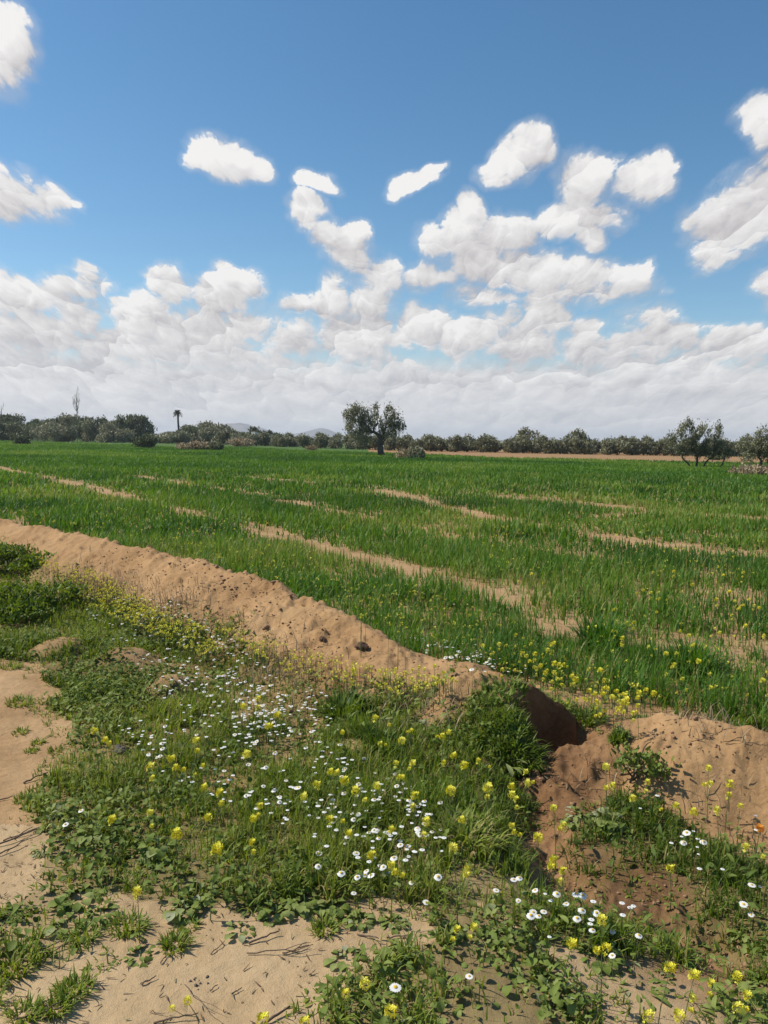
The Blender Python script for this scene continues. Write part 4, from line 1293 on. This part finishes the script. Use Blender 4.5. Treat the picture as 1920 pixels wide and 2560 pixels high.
for px, py, kind, n, size, tall, lab in (
        (865, 2400, 'oval', 14, .055, .02, 'grey-leaved weed alone on the sand in the lower middle'), (1010, 2385, 'lobed', 26, .06, .03, 'spreading grey weed on the sand right of the lone one'),
        (850, 2480, 'lobed', 16, .06, .03, 'small weed on the sand at the left end of the bottom weed patch'), (1590, 2470, 'long', 14, .085, .015, 'flat star-shaped weed on the sand below the daisy patch'),
        (1635, 2450, 'long', 9, .07, .015, 'small star-shaped weed right of the flat one'), (1700, 2395, 'long', 14, .07, .015, 'dark flat weed at the far right sand edge'), (1800, 2390, 'lobed', 20, .07, .03, 'pale spreading weed under the right edge herbs'),
        (1490, 2400, 'oval', 18, .07, .03, 'dark broad-leaved weed at the lower lip of the daisy patch'), (350, 2395, 'oval', 10, .05, .03, 'grey-green weed with tuft on the open sand lower left'),
        (690, 2290, 'round', 18, .055, .05, 'grey round-leaved weed at the lower edge of the herbs, left one'), (760, 2270, 'round', 20, .055, .06, 'grey round-leaved weed at the lower edge of the herbs, middle one'),
        (830, 2280, 'round', 16, .05, .05, 'round-leaved weed at the lower edge of the herbs, right one'), (900, 2310, 'oval', 20, .05, .04, 'low oval-leaved weed where herbs meet the sand in the middle'),
        (985, 2310, 'oval', 14, .05, .03, 'small oval-leaved weed at the last corner of the herbs'), (460, 2285, 'round', 18, .055, .05, 'big grey-leaved weed hanging over the sand at lower left'),
        (500, 2240, 'oval', 18, .06, .06, 'broad-leaved weed just above the hanging grey one'), (200, 2250, 'oval', 20, .08, .04, 'pale big-leaved weed in the left herb edge'), (165, 2320, 'oval', 14, .06, .03, 'grey weed beside crossed twigs at the left'),
        (250, 2290, 'oval', 14, .055, .03, 'broad-leaved weed between the left twigs and the herbs'), (1245, 2350, 'lobed', 20, .06, .04, 'dark weed at the right end of the bare shelf'), (1880, 2350, 'lobed', 18, .07, .04, 'grey weed at the right edge of the sand'),
        (40, 2290, 'lobed', 20, .05, .03, 'grey weed by the heap of sticks at the left edge'), (600, 2330, 'oval', 8, .05, .02, 'little weed with a trailing stem on the sand'), (1130, 2340, 'oval', 22, .05, .05, 'leafy weed below two bright yellow flowers'),
        (1040, 1810, 'round', 14, .075, .06, 'broad pale-leaved weed at the foot of the bank'), (1450, 2060, 'lobed', 34, .07, .09, 'bright green leafy clump on the right bank of the gully'), (1520, 2070, 'round', 30, .07, .10, 'bright round-leaved clump right of the gully'),
        (1250, 1910, 'long', 8, .12, .08, 'weed with one long pale leaf left of the pit'), (1920, 2480, 'oval', 16, .07, .03, 'dark weed on the sand at the bottom right edge'), (110, 2130, 'long', 24, .05, .04, 'dark leafy weed among sticks at the left edge'),
        (395, 2150, 'round', 20, .06, .12, 'grey-green leafy weed in the lower left herbs'), (240, 2110, 'oval', 16, .085, .10, 'big pale-leaved weed at the left end of the herbs')):
    weed(px, py, kind, n, size, tall, lab)


# twigs, clods, stones
def twig(px, py, L, ang, lab, rad=.004, fork=False):
    gx, gy, gz = ground_at(px, py)
    B = Bag()
    t = np.linspace(-.5, .5, 8)
    a = R(ang)
    wob = np.cumsum(rng.normal(0, .02, 8)) * L
    x, y = t * L * math.cos(a) - wob * math.sin(a), t * L * math.sin(a) + wob * math.cos(a)
    z = height(gx + x, gy + y) - gz + rad * .9 + np.abs(rng.normal(0, .003, 8)) + (t + .5) * L * .10
    P = np.stack([x, y, z], -1)
    B.tube(P, np.linspace(rad, rad * .55, 8), 6)
    if fork:
        e = P[5] + np.array([math.cos(a + .6), math.sin(a + .6), .1]) * L * .3
        B.tube([P[4], (P[4] + e) / 2 + [0, 0, .004], e], [rad * .6, rad * .5, rad * .3], 5)
    tag(B.make('dry_twig', M_TWIG, None, True, (gx, gy, gz)), lab, 'twig')


for px, py, L, ang, lab, rad, fork in (
        (90, 1950, .13, 40, 'thick dark stick lying on the left sand track', .007, False), (10, 2000, .08, 35, 'short stick at the left edge below the thick dark one', .005, False),
        (372, 2455, .055, 45, 'short dark twig on the sand below the grass tufts', .004, False), (535, 2474, .035, 55, 'thin leaning twig on the sand in the lower left', .003, False), (592, 2482, .04, 40, 'curved short twig right of the dark crumbs on the sand', .0035, False),
        (440, 2550, .14, 12, 'long thin twig near the bottom edge', .004, False), (690, 2548, .11, 40, 'thick slanting stick at the bottom beside yellow flowers', .007, False), (100, 2540, .15, 22, 'twig crossing the bottom left tuft', .005, True),
        (135, 2368, .09, 28, 'upper of two parallel twigs at the left', .004, False), (150, 2378, .11, 40, 'lower of two parallel twigs at the left', .004, False), (30, 2105, .22, 40, 'long stick in the heap at the left edge', .006, True), (20, 2130, .16, 55, 'stick lying across the heap at the left edge', .005, False),
        (60, 2090, .18, 30, 'thin twig on top of the stick heap', .004, False), (110, 2130, .14, 115, 'pale upright twig behind the stick heap', .003, False), (700, 2385, .24, 2, 'long trailing dry stem on the open sand', .003, True), (740, 2380, .10, 20, 'forked twig at the right end of the trailing stem', .0035, True),
        (545, 2375, .07, 50, 'small bent twig left of the trailing stem', .003, False), (660, 2350, .12, 28, 'dark twig under the left grey round-leaved weed', .005, False), (1000, 2345, .10, 5, 'dark twig under the herb edge in the middle', .004, False), (920, 2345, .09, -25, 'short dark twig left of the one under the herb edge', .004, False),
        (1720, 2150, .26, -18, 'long pale dry stem across the green at right', .003, False), (485, 2515, .22, -55, 'bare flower stem lying over the sand at bottom left', .002, True), (395, 2535, .05, -5, 'thin curled dry stem on the bottom sand', .002, False), (410, 2400, .05, 80, 'upright stub of a twig on the sand', .003, False)):
    twig(px, py, L * .85, ang, lab, rad * .68, fork)


def lump(name, px, py, s, lab, cat, mat, flat=.6, group=None):
    gx, gy, gz = ground_at(px, py)
    n, m = (22, 15) if s > .02 else (11, 7)
    V = [(0, 0, -1)]
    for i in range(1, m):
        for j in range(n):
            p, a = math.pi * (i / m - .5), 2 * math.pi * j / n
            V.append((math.cos(p) * math.cos(a), math.cos(p) * math.sin(a), math.sin(p)))
    V.append((0, 0, 1))
    V = np.array(V)
    sd = rng.uniform(0, 50)
    V *= (1 + 2.3 * fbm(V[:, 0] + V[:, 2] * 1.7 + sd, V[:, 1] - V[:, 2] * 1.3 + sd, .55, 4, .7))[:, None]
    V *= np.array([s, s * rng.uniform(.7, 1), s * flat])
    F = [(0, 1 + (j + 1) % n, 1 + j) for j in range(n)]
    F += [(1 + i * n + j, 1 + i * n + (j + 1) % n, 1 + (i + 1) * n + (j + 1) % n, 1 + (i + 1) * n + j) for i in range(m - 2) for j in range(n)]
    F += [(len(V) - 1, 1 + (m - 2) * n + j, 1 + (m - 2) * n + (j + 1) % n) for j in range(n)]
    _, L, Z = tmpl(V, F)
    tag(build(name, V, L, Z, mat, None, None, False, None, (gx, gy, gz + s * flat * .35)), lab, cat, group)


M_DARKCLOD = bark('darker clod', (0.05, 0.026, 0.016), (0.14, 0.075, 0.04))  # a darker brown than the plain earth clods
for px, py, s, lab in ((498, 1452, .062, 'dark brown clod sitting on the middle of the bank face'), (905, 1622, .052, 'dark broken clod near the lower end of the bank'), (540, 1485, .035, 'small dark clod right below the big one on the bank'),
                       (350, 1395, .05, 'dark clod high on the far part of the bank'), (225, 1372, .05, 'dark clod near the far left end of the bank'), (640, 1525, .05, 'crumbled dark clod at the middle of the bank face'), (805, 1600, .03, 'small brown clod left of the broken one on the bank')):
    lump('earth_clod', px, py, s * .72, lab, 'clod', M_DARKCLOD, .8)
for px, py, s, lab in ((1030, 1858, .03, 'dark grey stone among the herbs below the bank end'), (305, 1880, .035, 'dark stone at the left edge of the daisies'), (980, 2400, .012, 'tiny dark pebble on the sand by the spreading weed')):
    lump('field_stone', px, py, s, lab, 'stone', M_STONE, .7)
i = 0
for (cx, cy, n, sx, sy) in ((1330, 1950, 26, 60, 34), (1420, 2210, 22, 90, 26), (1640, 2260, 18, 90, 40), (1160, 1760, 18, 60, 22), (490, 2460, 9, 26, 12), (1680, 1850, 16, 130, 30), (700, 1560, 16, 190, 40)):
    for _ in range(n):
        lump('soil_crumb', cx + rng.normal(0, sx * .6), cy + rng.normal(0, sy * .6), rng.uniform(.003, .009) * (1.8 if cy < 1700 else .6 if cx == 490 else 1), {1330: 'small crumb of soil in the trench below the pit', 1420: 'small crumb of red soil in the lower gully', 1640: 'small crumb of soil on the hollow at right',
             1160: 'small crumb of soil on the bare bump at the bank end', 490: 'dark crumb on the open sand at lower left', 1680: 'small crumb of earth on the right mound', 700: 'small crumb of earth on the long bank'}[cx], 'soil crumb', M_CLOD if cx != 490 else M_STONE, .75,
             {1330: 'crumbs in the trench', 1420: 'crumbs in the gully', 1640: 'crumbs in the hollow', 1160: 'crumbs on the bump', 490: 'crumbs on the sand', 1680: 'crumbs on the mound', 700: 'crumbs on the bank'}[cx])
# ------------------------------------------------------------------ flowers: every daisy and mustard head an object of its own
def petal(L, W, lift):
    return tmpl([(-W * .35, L * .18, 0), (W * .35, L * .18, 0), (W, L * .62, lift * .7), (W * .55, L, lift), (-W * .55, L, lift), (-W, L * .62, lift * .7)], [(0, 1, 2, 5), (5, 2, 3, 4)])


def daisy_head(n=13, rad=.018, droop=0.0):
    P, D = Bag(), Bag()
    a = np.arange(n) * 2 * np.pi / n
    P.scatter(petal(rad, rad * .23, -.15 * rad - droop), np.zeros((n, 3)), a, np.ones((n, 3)) * rng.uniform(.9, 1.05, (n, 1)), rng.random(n))
    r = rad * .36
    V = [(0, 0, r * .6)] + [(r * .62 * math.cos(t), r * .62 * math.sin(t), r * .48) for t in np.arange(8) * math.pi / 4] + [(r * math.cos(t), r * math.sin(t), .001) for t in np.arange(8) * math.pi / 4]
    F = [(0, 1 + i, 1 + (i + 1) % 8) for i in range(8)] + [(1 + i, 9 + i, 9 + (i + 1) % 8, 1 + (i + 1) % 8) for i in range(8)]
    D.add(*tmpl(V, F), .5)
    return P, D


def daisy(h, parts, label, group):
    """one daisy; its face leans towards the sun"""
    r = root('daisy', (0, 0, 0), label, 'flower', group)
    P, D = daisy_head(int(rng.integers(11, 16)), .0175, rng.uniform(-.002, .006))
    tilt = rng.uniform(-.05, .42)
    M = np.array(Matrix.Rotation(rng.uniform(-1.3, .5), 3, 'Z') @ Matrix.Rotation(tilt, 3, 'X'))
    top = np.array([rng.normal(0, .012), rng.normal(0, .012), h])
    for B in (P, D):
        B.V = [v @ M.T + top for v in B.V]
    P.make('petals', M_WHITE, r)
    D.make('disc', M_DISC, r)
    St = Bag()
    St.tube([(0, 0, -.01), (top[0] * .3, top[1] * .2, h * .5), top - [0, 0, .002]], [.0012, .001, .0009], 4, .5, cap=False)
    St.make('stem', M_STEM, r)
    return r


def mustard_head(B, c, rad, n, mat=0):
    """a dome of small four-petalled flowers"""
    v = rng.normal(0, 1, (n, 3))
    v[:, 2] = np.abs(v[:, 2]) * 1.1 - .25
    v /= np.linalg.norm(v, axis=1)[:, None]
    p = np.asarray(c) + v * rad * rng.uniform(.65, 1.05, (n, 1))
    yaw = np.arctan2(v[:, 1], v[:, 0]) - np.pi / 2
    pit = -np.arccos(np.clip(v[:, 2], -1, 1))
    L = rad * .44
    for q in range(4):
        pt = tmpl([(-.06 * L, .1 * L, 0), (.06 * L, .1 * L, 0), (.36 * L, .75 * L, .12 * L), (0, L, .16 * L), (-.36 * L, .75 * L, .12 * L)], [(0, 1, 2, 3, 4)])
        ca, sa = math.cos(q * math.pi / 2), math.sin(q * math.pi / 2)
        tv = pt[0] @ np.array([[ca, -sa, 0], [sa, ca, 0], [0, 0, 1]]).T
        B.scatter((tv, pt[1], pt[2]), p, yaw, np.ones((n, 3)) * rng.uniform(.8, 1.2, (n, 1)), np.clip(rng.normal(.5, .25, n), 0, 1), pitch=pit, mat=mat)
    return p


def mustard(h, label, group, heads=1, rad=.022, leaves=True, lean=(0, 0)):
    r = root('mustard_flower', (0, 0, 0), label, 'flower', group)
    St, Lf = Bag(), Bag()
    tops = [np.array([lean[0] * h + rng.normal(0, .012), lean[1] * h + rng.normal(0, .012), h])]
    for _ in range(heads - 1):
        tops.append(tops[0] * rng.uniform(.72, .98) + np.array([rng.normal(0, .05), rng.normal(0, .04), 0]))
    St.tube([(0, 0, -.01), tops[0] * [.25, .25, .45], tops[0]], [.0022, .0018, .001], 5, .4, cap=False)
    for i, tp in enumerate(tops):
        if i:
            b = tops[0] * [.25, .25, .45]
            St.tube([b, (b + tp) / 2 + [0, 0, -.012], tp], [.0014, .0012, .0008], 4, .4, cap=False)
        Fl = Bag()
        mustard_head(Fl, tp, rad * (.92 if i == 0 else rng.uniform(.55, .85)), 28)
        Fl.make('flower_head', M_YELLOW, r)
        for k in range(6):              # young pods below the head
            a = rng.uniform(0, 6.28)
            b = tp - [0, 0, rng.uniform(.015, .06)]
            St.tube([b, b + [math.cos(a) * .014, math.sin(a) * .014, .012]], [.0007, .0005], 3, .5, cap=False)
    St.make('stem', M_STEM, r)
    if leaves:
        for q in rng.uniform(.08, .44, 5):
            Lf = Bag()
            base = tops[0] * [.25, .25, .45] * q / .45
            Lf.scatter(LEAVES['lobed'], [base], uni(0, 6.28, 1), np.ones((1, 3)) * rng.uniform(.025, .045), np.array([.5]), pitch=rng.uniform(-.1, .9, 1))
            Lf.make('leaf', M_LEAF, r)
    return r


DAISY = [daisy(h, True, 'white daisy', None) for h in (.10, .13, .16, .19, .12, .15)]
MUST = [mustard(h, 'yellow mustard flower', None, nh, rd) for h, nh, rd in ((.24, 1, .024), (.28, 2, .023), (.20, 1, .021), (.32, 3, .022), (.26, 1, .026), (.18, 2, .020))]
SAND = [mustard(h, 'yellow mustard flower', None, nh, rd, False, ln) for h, nh, rd, ln in ((.16, 1, .022, (.5, -.2)), (.13, 2, .020, (-.5, .1)), (.19, 1, .022, (.35, .3)), (.15, 2, .019, (-.3, -.3)), (.12, 1, .02, (.6, .1)), (.17, 1, .023, (-.4, .2)))]
_used = {'d': 0, 'm': 0, 's': 0}


def place(kind, px, py, label, group, s=1.0, pick=None, on_ground=False):
    pool = {'d': DAISY, 'm': MUST, 's': SAND}[kind]
    i = int(rng.integers(0, 6)) if pick is None else pick
    src = pool[i]
    h = {'d': (.10, .13, .16, .19, .12, .15), 'm': (.24, .28, .20, .32, .26, .18), 's': (.16, .13, .19, .15, .12, .17)}[kind][i]
    gx, gy, gz = ground_at(px, py, h * s)
    if kind == 's':
        l = ((.5, -.2), (-.5, .1), (.35, .3), (-.3, -.3), (.6, .1), (-.4, .2))[i]
        gx, gy = gx - l[0] * h * s, gy - l[1] * h * s
        gz = hz(gx, gy)
    n = _used[kind]
    fresh = [k for k in range(6) if not pool[k].get('placed')]
    if i in fresh:
        o = src
        o['placed'] = 1
    else:
        o = copy_tree(src, (0, 0, 0), 0, 1, label, group)
        if 'placed' in o:
            del o['placed']
    s *= rng.uniform(.78, 1.18)
    o.location, o.rotation_euler, o.scale = (gx, gy, gz - .005), (0, 0, {'d': uni(-.5, .5), 'm': uni(0, 6.28), 's': 0}[kind]), (s, s, s)
    o['label'], o['group'] = label, group
    _used[kind] += 1
    return o


def zone_points(pts, n, gap=6):
    P = np.array(pts, float)
    out = []
    lo, hi = P.min(0), P.max(0)
    while len(out) < n:
        c = rng.uniform(lo, hi, (1, 2))
        if inside(c[:, 0], c[:, 1], P)[0] and rng.random() < .6 + 1.1 * fbm(c[:, 0], c[:, 1], 90, 2, seed=50)[0]:
            out.append(tuple(c[0]))
    return out


# daisies
FRONT_D = [(891, 2134), (794, 2153), (800, 2132), (969, 2079), (940, 2079), (1043, 2068), (1022, 2100), (1005, 2108), (895, 2180), (912, 2182), (931, 2194), (919, 2165), (954, 2163), (849, 2186), (1026, 2189), (1094, 2195),
           (1068, 2251), (982, 2146), (963, 2160), (885, 2215), (1050, 2076)]
for p in FRONT_D:
    place('d', *p, 'white daisy in the cluster near the front edge of the grass, middle of the photo', 'daisies at the front edge of the grass', .70)
for p in [(1288, 2192), (1241, 2214), (1342, 2216), (1387, 2234), (1420, 2248), (1454, 2239), (1337, 2267), (1360, 2268), (1337, 2282), (1322, 2291), (1438, 2294), (1471, 2309), (1491, 2275), (1529, 2309), (1588, 2335), (1296, 2241), (1285, 2192), (1450, 2274), (1427, 2243)]:
    place('d', *p, 'white daisy in the bright grass patch below the red gully', 'daisies in the patch below the gully', .72)
place('d', 1536, 2374, 'single white daisy lowest in the patch below the red gully', 'daisies in the patch below the gully', .72)
for p, lab in (((1880, 2275), 'large white daisy at the right edge beside the sand'), ((1859, 2267), 'small daisy just left of the large one at the right edge'), ((1880, 2208), 'daisy above the large one at the right edge'), ((1754, 2102), 'rightmost daisy in the upper right green'),
               ((1722, 2090), 'middle daisy in the upper right green'), ((1705, 2101), 'leftmost daisy in the upper right green'), ((1175, 2418), 'lone daisy among the bottom weed patch'), ((205, 2010), 'upper of two lone daisies at the left end of the grass'), ((168, 2048), 'lower of two lone daisies at the left end of the grass'),
               ((990, 2477), 'tiny daisy in the bottom weeds left of the middle')):
    place('d', *p, lab, 'single daisies', .8)
for p in zone_points([(260, 1500), (420, 1490), (540, 1590), (650, 1700), (800, 1750), (830, 1800), (700, 1850), (600, 1800), (450, 1690), (330, 1600)], 138):
    place('d', *p, 'small white daisy in the thick drift below the middle of the bank', 'daisies in the drift below the bank', .62)
for p in zone_points([(330, 1840), (520, 1780), (700, 1790), (900, 1880), (1120, 2000), (1100, 2080), (960, 2110), (800, 2090), (620, 2010), (440, 1960)], 78):
    place('d', *p, 'white daisy in the middle of the flowery grass', 'daisies in the middle of the grass', .60)
for p in zone_points([(1010, 1590), (1130, 1605), (1250, 1660), (1180, 1685), (1080, 1640)], 28):
    place('d', *p, 'small white daisy on the far side of the bank at the crop edge', 'daisies at the crop edge', .75)

# mustard
HEADS = [(247, 1836), (475, 1865), (432, 1910), (367, 1924), (504, 1897), (622, 1902), (510, 1973), (534, 1978), (656, 1995), (517, 2028), (373, 2028), (280, 2062), (626, 2047), (616, 2077), (683, 1807), (603, 1777), (635, 1754),
         (853, 1817), (942, 1805), (1028, 1819), (1003, 1855), (954, 1849), (1108, 1838), (1119, 1826), (1115, 1893), (1134, 1893), (1199, 1890), (994, 1908), (1022, 1906), (828, 1925), (842, 1923), (1165, 1923),
         (857, 1965), (800, 1973), (937, 1980), (891, 1986), (758, 1999), (1041, 1997), (1125, 1997), (1214, 1990), (1279, 1963), (1283, 1978), (1237, 1965), (830, 2049), (857, 2060), (982, 2066), (1081, 2070), (1157, 2037), (1283, 2024)]
for p in HEADS:
    place('m', *p, 'yellow mustard flower standing in the near grass below the bank', 'mustard flowers in the near grass', .8)
for p, lab in (((1315, 1925), 'upper mustard flower against the dark trench'), ((1315, 1965), 'mustard flower beside the dark trench, right one of a pair'), ((1279, 1967), 'mustard flower beside the dark trench, left one of a pair'), ((1395, 2020), 'mustard flower over the bare floor of the gully'), ((1587, 1986), 'mustard flower low on the right mound'),
               ((1633, 1940), 'pale mustard flower on the face of the right mound'), ((1686, 2007), 'two-headed mustard flower in the right green'), ((1737, 2037), 'large mustard flower in the right green'), ((1817, 1980), 'wide mustard flower at the foot of the right mound'), ((1847, 1999), 'mustard flower right of the wide one under the mound'),
               ((1800, 2028), 'small mustard flower in the right green'), ((1775, 1912), 'mustard flower against the bare face of the right mound'), ((1522, 1933), 'mustard flower on the slope right of the pit'), ((445, 2115), 'round mustard flower above the left leafy weeds'), ((525, 2159), 'big mustard flower at the front of the left weeds'),
               ((348, 2235), 'lowest mustard flower at the sand edge left'), ((925, 2121), 'mustard flower beside the front daisies'), ((982, 2127), 'mustard flower above the front daisies'), ((1149, 2127), 'mustard flower left of the red gully'), ((1361, 2119), 'mustard flower at the left side of the red gully'),
               ((1412, 2153), 'large bright mustard flower over the red gully'), ((1682, 2170), 'round mustard flower over the right hollow'), ((1870, 2115), 'mustard flower near the right edge above the hollow'), ((1408, 2334), 'green-yellow mustard flower low in the daisy patch'), ((1511, 2305), 'mustard flower among the patch daisies')):
    place('m', *p, lab, 'single mustard flowers', .82)
for p, lab in (((456, 2486), 'mustard flower on a bare stem over the open sand, bottom left'), ((646, 2554), 'mustard flower at the bottom edge beside a stick'), ((765, 2547), 'mustard flower at the bottom edge in the weed patch'), ((1136, 2298), 'left one of two bright yellow flowers above the weed patch'), ((1178, 2296), 'right one of two bright yellow flowers above the weed patch'),
               ((910, 2473), 'mustard flower at the left of the bottom weed patch'), ((984, 2530), 'mustard flower low in the bottom weed patch'), ((1684, 2419), 'topmost mustard flower of the spray at the bottom right'), ((1743, 2444), 'second mustard flower of the bottom right spray'), ((1771, 2433), 'third mustard flower of the bottom right spray'),
               ((1726, 2473), 'lower mustard flower of the bottom right spray'), ((1857, 2433), 'mustard flower right of the spray at the bottom right'), ((1868, 2480), 'mustard flower under the rightmost one at the bottom right'), ((1705, 2541), 'mustard flower at the bottom edge, right'), ((1617, 2549), 'mustard flower at the bottom edge, left of the right corner'), ((1844, 2516), 'small mustard flower in the bottom right corner')):
    place('s', *p, lab, 'mustard flowers on the near sand', .85)
for pts, n, lab, grp, s in (
        ([(90, 1395), (230, 1420), (420, 1520), (520, 1580), (380, 1580), (200, 1480)], 50, 'tiny yellow mustard flower in the yellow drift at the left foot of the bank', 'mustard drift at the left', .55),
        ([(480, 1530), (650, 1640), (800, 1720), (1000, 1730), (1180, 1690), (1000, 1660), (850, 1660), (640, 1590)], 40, 'yellow mustard flower against the bare lower face of the bank', 'mustard flowers on the bank', .5),
        ([(1150, 1590), (1280, 1580), (1400, 1610), (1560, 1720), (1660, 1740), (1560, 1780), (1420, 1740), (1280, 1670)], 62, 'yellow mustard flower in the strip between crop and bank end', 'mustard strip at the crop edge', .72),
        ([(1280, 1430), (1920, 1430), (1920, 1740), (1700, 1720), (1500, 1560)], 40, 'yellow mustard flower standing in the right part of the crop', 'mustard flowers in the crop', .8)):
    for p in zone_points(pts, n):
        place('m', *p, lab, grp, s)
o = place('m', 1891, 2079, 'orange flower at the right edge above the hollow', 'orange flowers', .8, 2)
o.name = 'orange_flower'
for ch in o.children:
    if ch.name.startswith('flower_head'):
        ch.data = ch.data.copy()
        ch.data.materials[0] = M_ORANGE


# the yellow haze of smaller flowers farther off in crop and drift: beyond counting
def far_yellow():
    B = Bag()
    for pts, n, hh in (([(0, 1240), (700, 1300), (900, 1500), (700, 1450), (400, 1365), (0, 1290)], 260, .26), ([(640, 1440), (1000, 1450), (1300, 1550), (1200, 1600), (1000, 1590), (850, 1520)], 190, .24),
                       ([(1100, 1260), (1920, 1300), (1920, 1440), (1250, 1430)], 190, .28), ([(80, 1390), (260, 1430), (520, 1570), (420, 1600), (180, 1500)], 620, .14), ([(230, 1440), (420, 1540), (560, 1620), (500, 1640), (330, 1560)], 420, .12),
                       ([(500, 1540), (720, 1690), (1000, 1740), (1150, 1700), (950, 1670), (700, 1610)], 330, .10), ([(1100, 1600), (1400, 1600), (1660, 1745), (1500, 1770), (1300, 1690)], 130, .14), ([(1250, 1430), (1920, 1430), (1920, 1740), (1640, 1720)], 90, .26)):
        H = hh * rng.uniform(.6, 1.2, n)
        for gx, gy, gz, h in zip(*ground_many(zone_points(pts, n), H), H):
            mustard_head(B, (gx, gy, gz + h), rng.uniform(.008, .015) * (1.5 if gy > 9 else 1), 5)
            B.tube([(gx, gy, gz), (gx, gy, gz + h)], [.0013, .001], 3, .1, 1, False)
    tag(B.make('distant_mustard', [M_YELLOW, M_STEM]), kind='stuff')


far_yellow()


def far_white():                        # smaller daisies deep in the herbage
    B = Bag()
    for pts, n in (([(180, 1480), (420, 1480), (640, 1640), (820, 1740), (860, 1830), (600, 1860), (420, 1760), (300, 1620)], 260), ([(280, 1800), (700, 1790), (1050, 1990), (1180, 2100), (960, 2190), (700, 2060), (420, 1940)], 190),
                   ([(1000, 1580), (1200, 1610), (1350, 1680), (1220, 1690)], 60), ([(1200, 2250), (1420, 2215), (1660, 2260), (1600, 2350), (1400, 2380)], 10), ([(1420, 1990), (1920, 1960), (1920, 2260), (1720, 2160)], 14), ([(860, 1380), (1300, 1440), (1250, 1560), (960, 1520)], 50)):
        H = rng.uniform(.05, .13, n)
        for gx, gy, gz, h in zip(*ground_many(zone_points(pts, n), H), H):
            r = rng.uniform(.006, .0105)
            m = 8
            a = np.arange(m) * 2 * np.pi / m
            B.scatter(petal(r, r * .42, -.1 * r), np.repeat([[gx, gy, gz + h]], m, 0), a, np.ones((m, 3)), rng.random(m), roll=np.zeros(m))
            B.tube([(gx, gy, gz), (gx, gy, gz + h)], [.001, .0008], 3, .1, 1, False)
    tag(B.make('small_daisies', [M_WHITE, M_STEM]), kind='stuff')


far_white()

# first copies that found no place of their own are unused
for o in DAISY + MUST + SAND:
    if not o.get('placed'):
        for ch in list(o.children):
            bpy.data.objects.remove(ch)
        bpy.data.objects.remove(o)
    else:
        del o['placed']

# ------------------------------------------------------------------ the air between here and the hills
def make_haze():
    B = Bag()
    box(B, -5200, 5200, -5200, 5200, -3, 60)
    m = bpy.data.materials.new('haze')
    m.use_nodes = True
    t = m.node_tree
    t.nodes.clear()
    v = t.nodes.new('ShaderNodeVolumePrincipled')
    v.inputs['Color'].default_value = (0.80, 0.87, 0.96, 1)
    v.inputs['Density'].default_value = 0.00022
    v.inputs['Anisotropy'].default_value = 0.2
    o = t.nodes.new('ShaderNodeOutputMaterial')
    t.links.new(v.outputs[0], o.inputs['Volume'])
    tag(B.make('haze', m), kind='stuff')


make_haze()
S.cycles.max_bounces = 6
S.cycles.diffuse_bounces = 3
S.cycles.glossy_bounces = 2
S.cycles.transmission_bounces = 4
S.cycles.transparent_max_bounces = 4
S.cycles.use_denoising = True
S.cycles.volume_bounces = 0
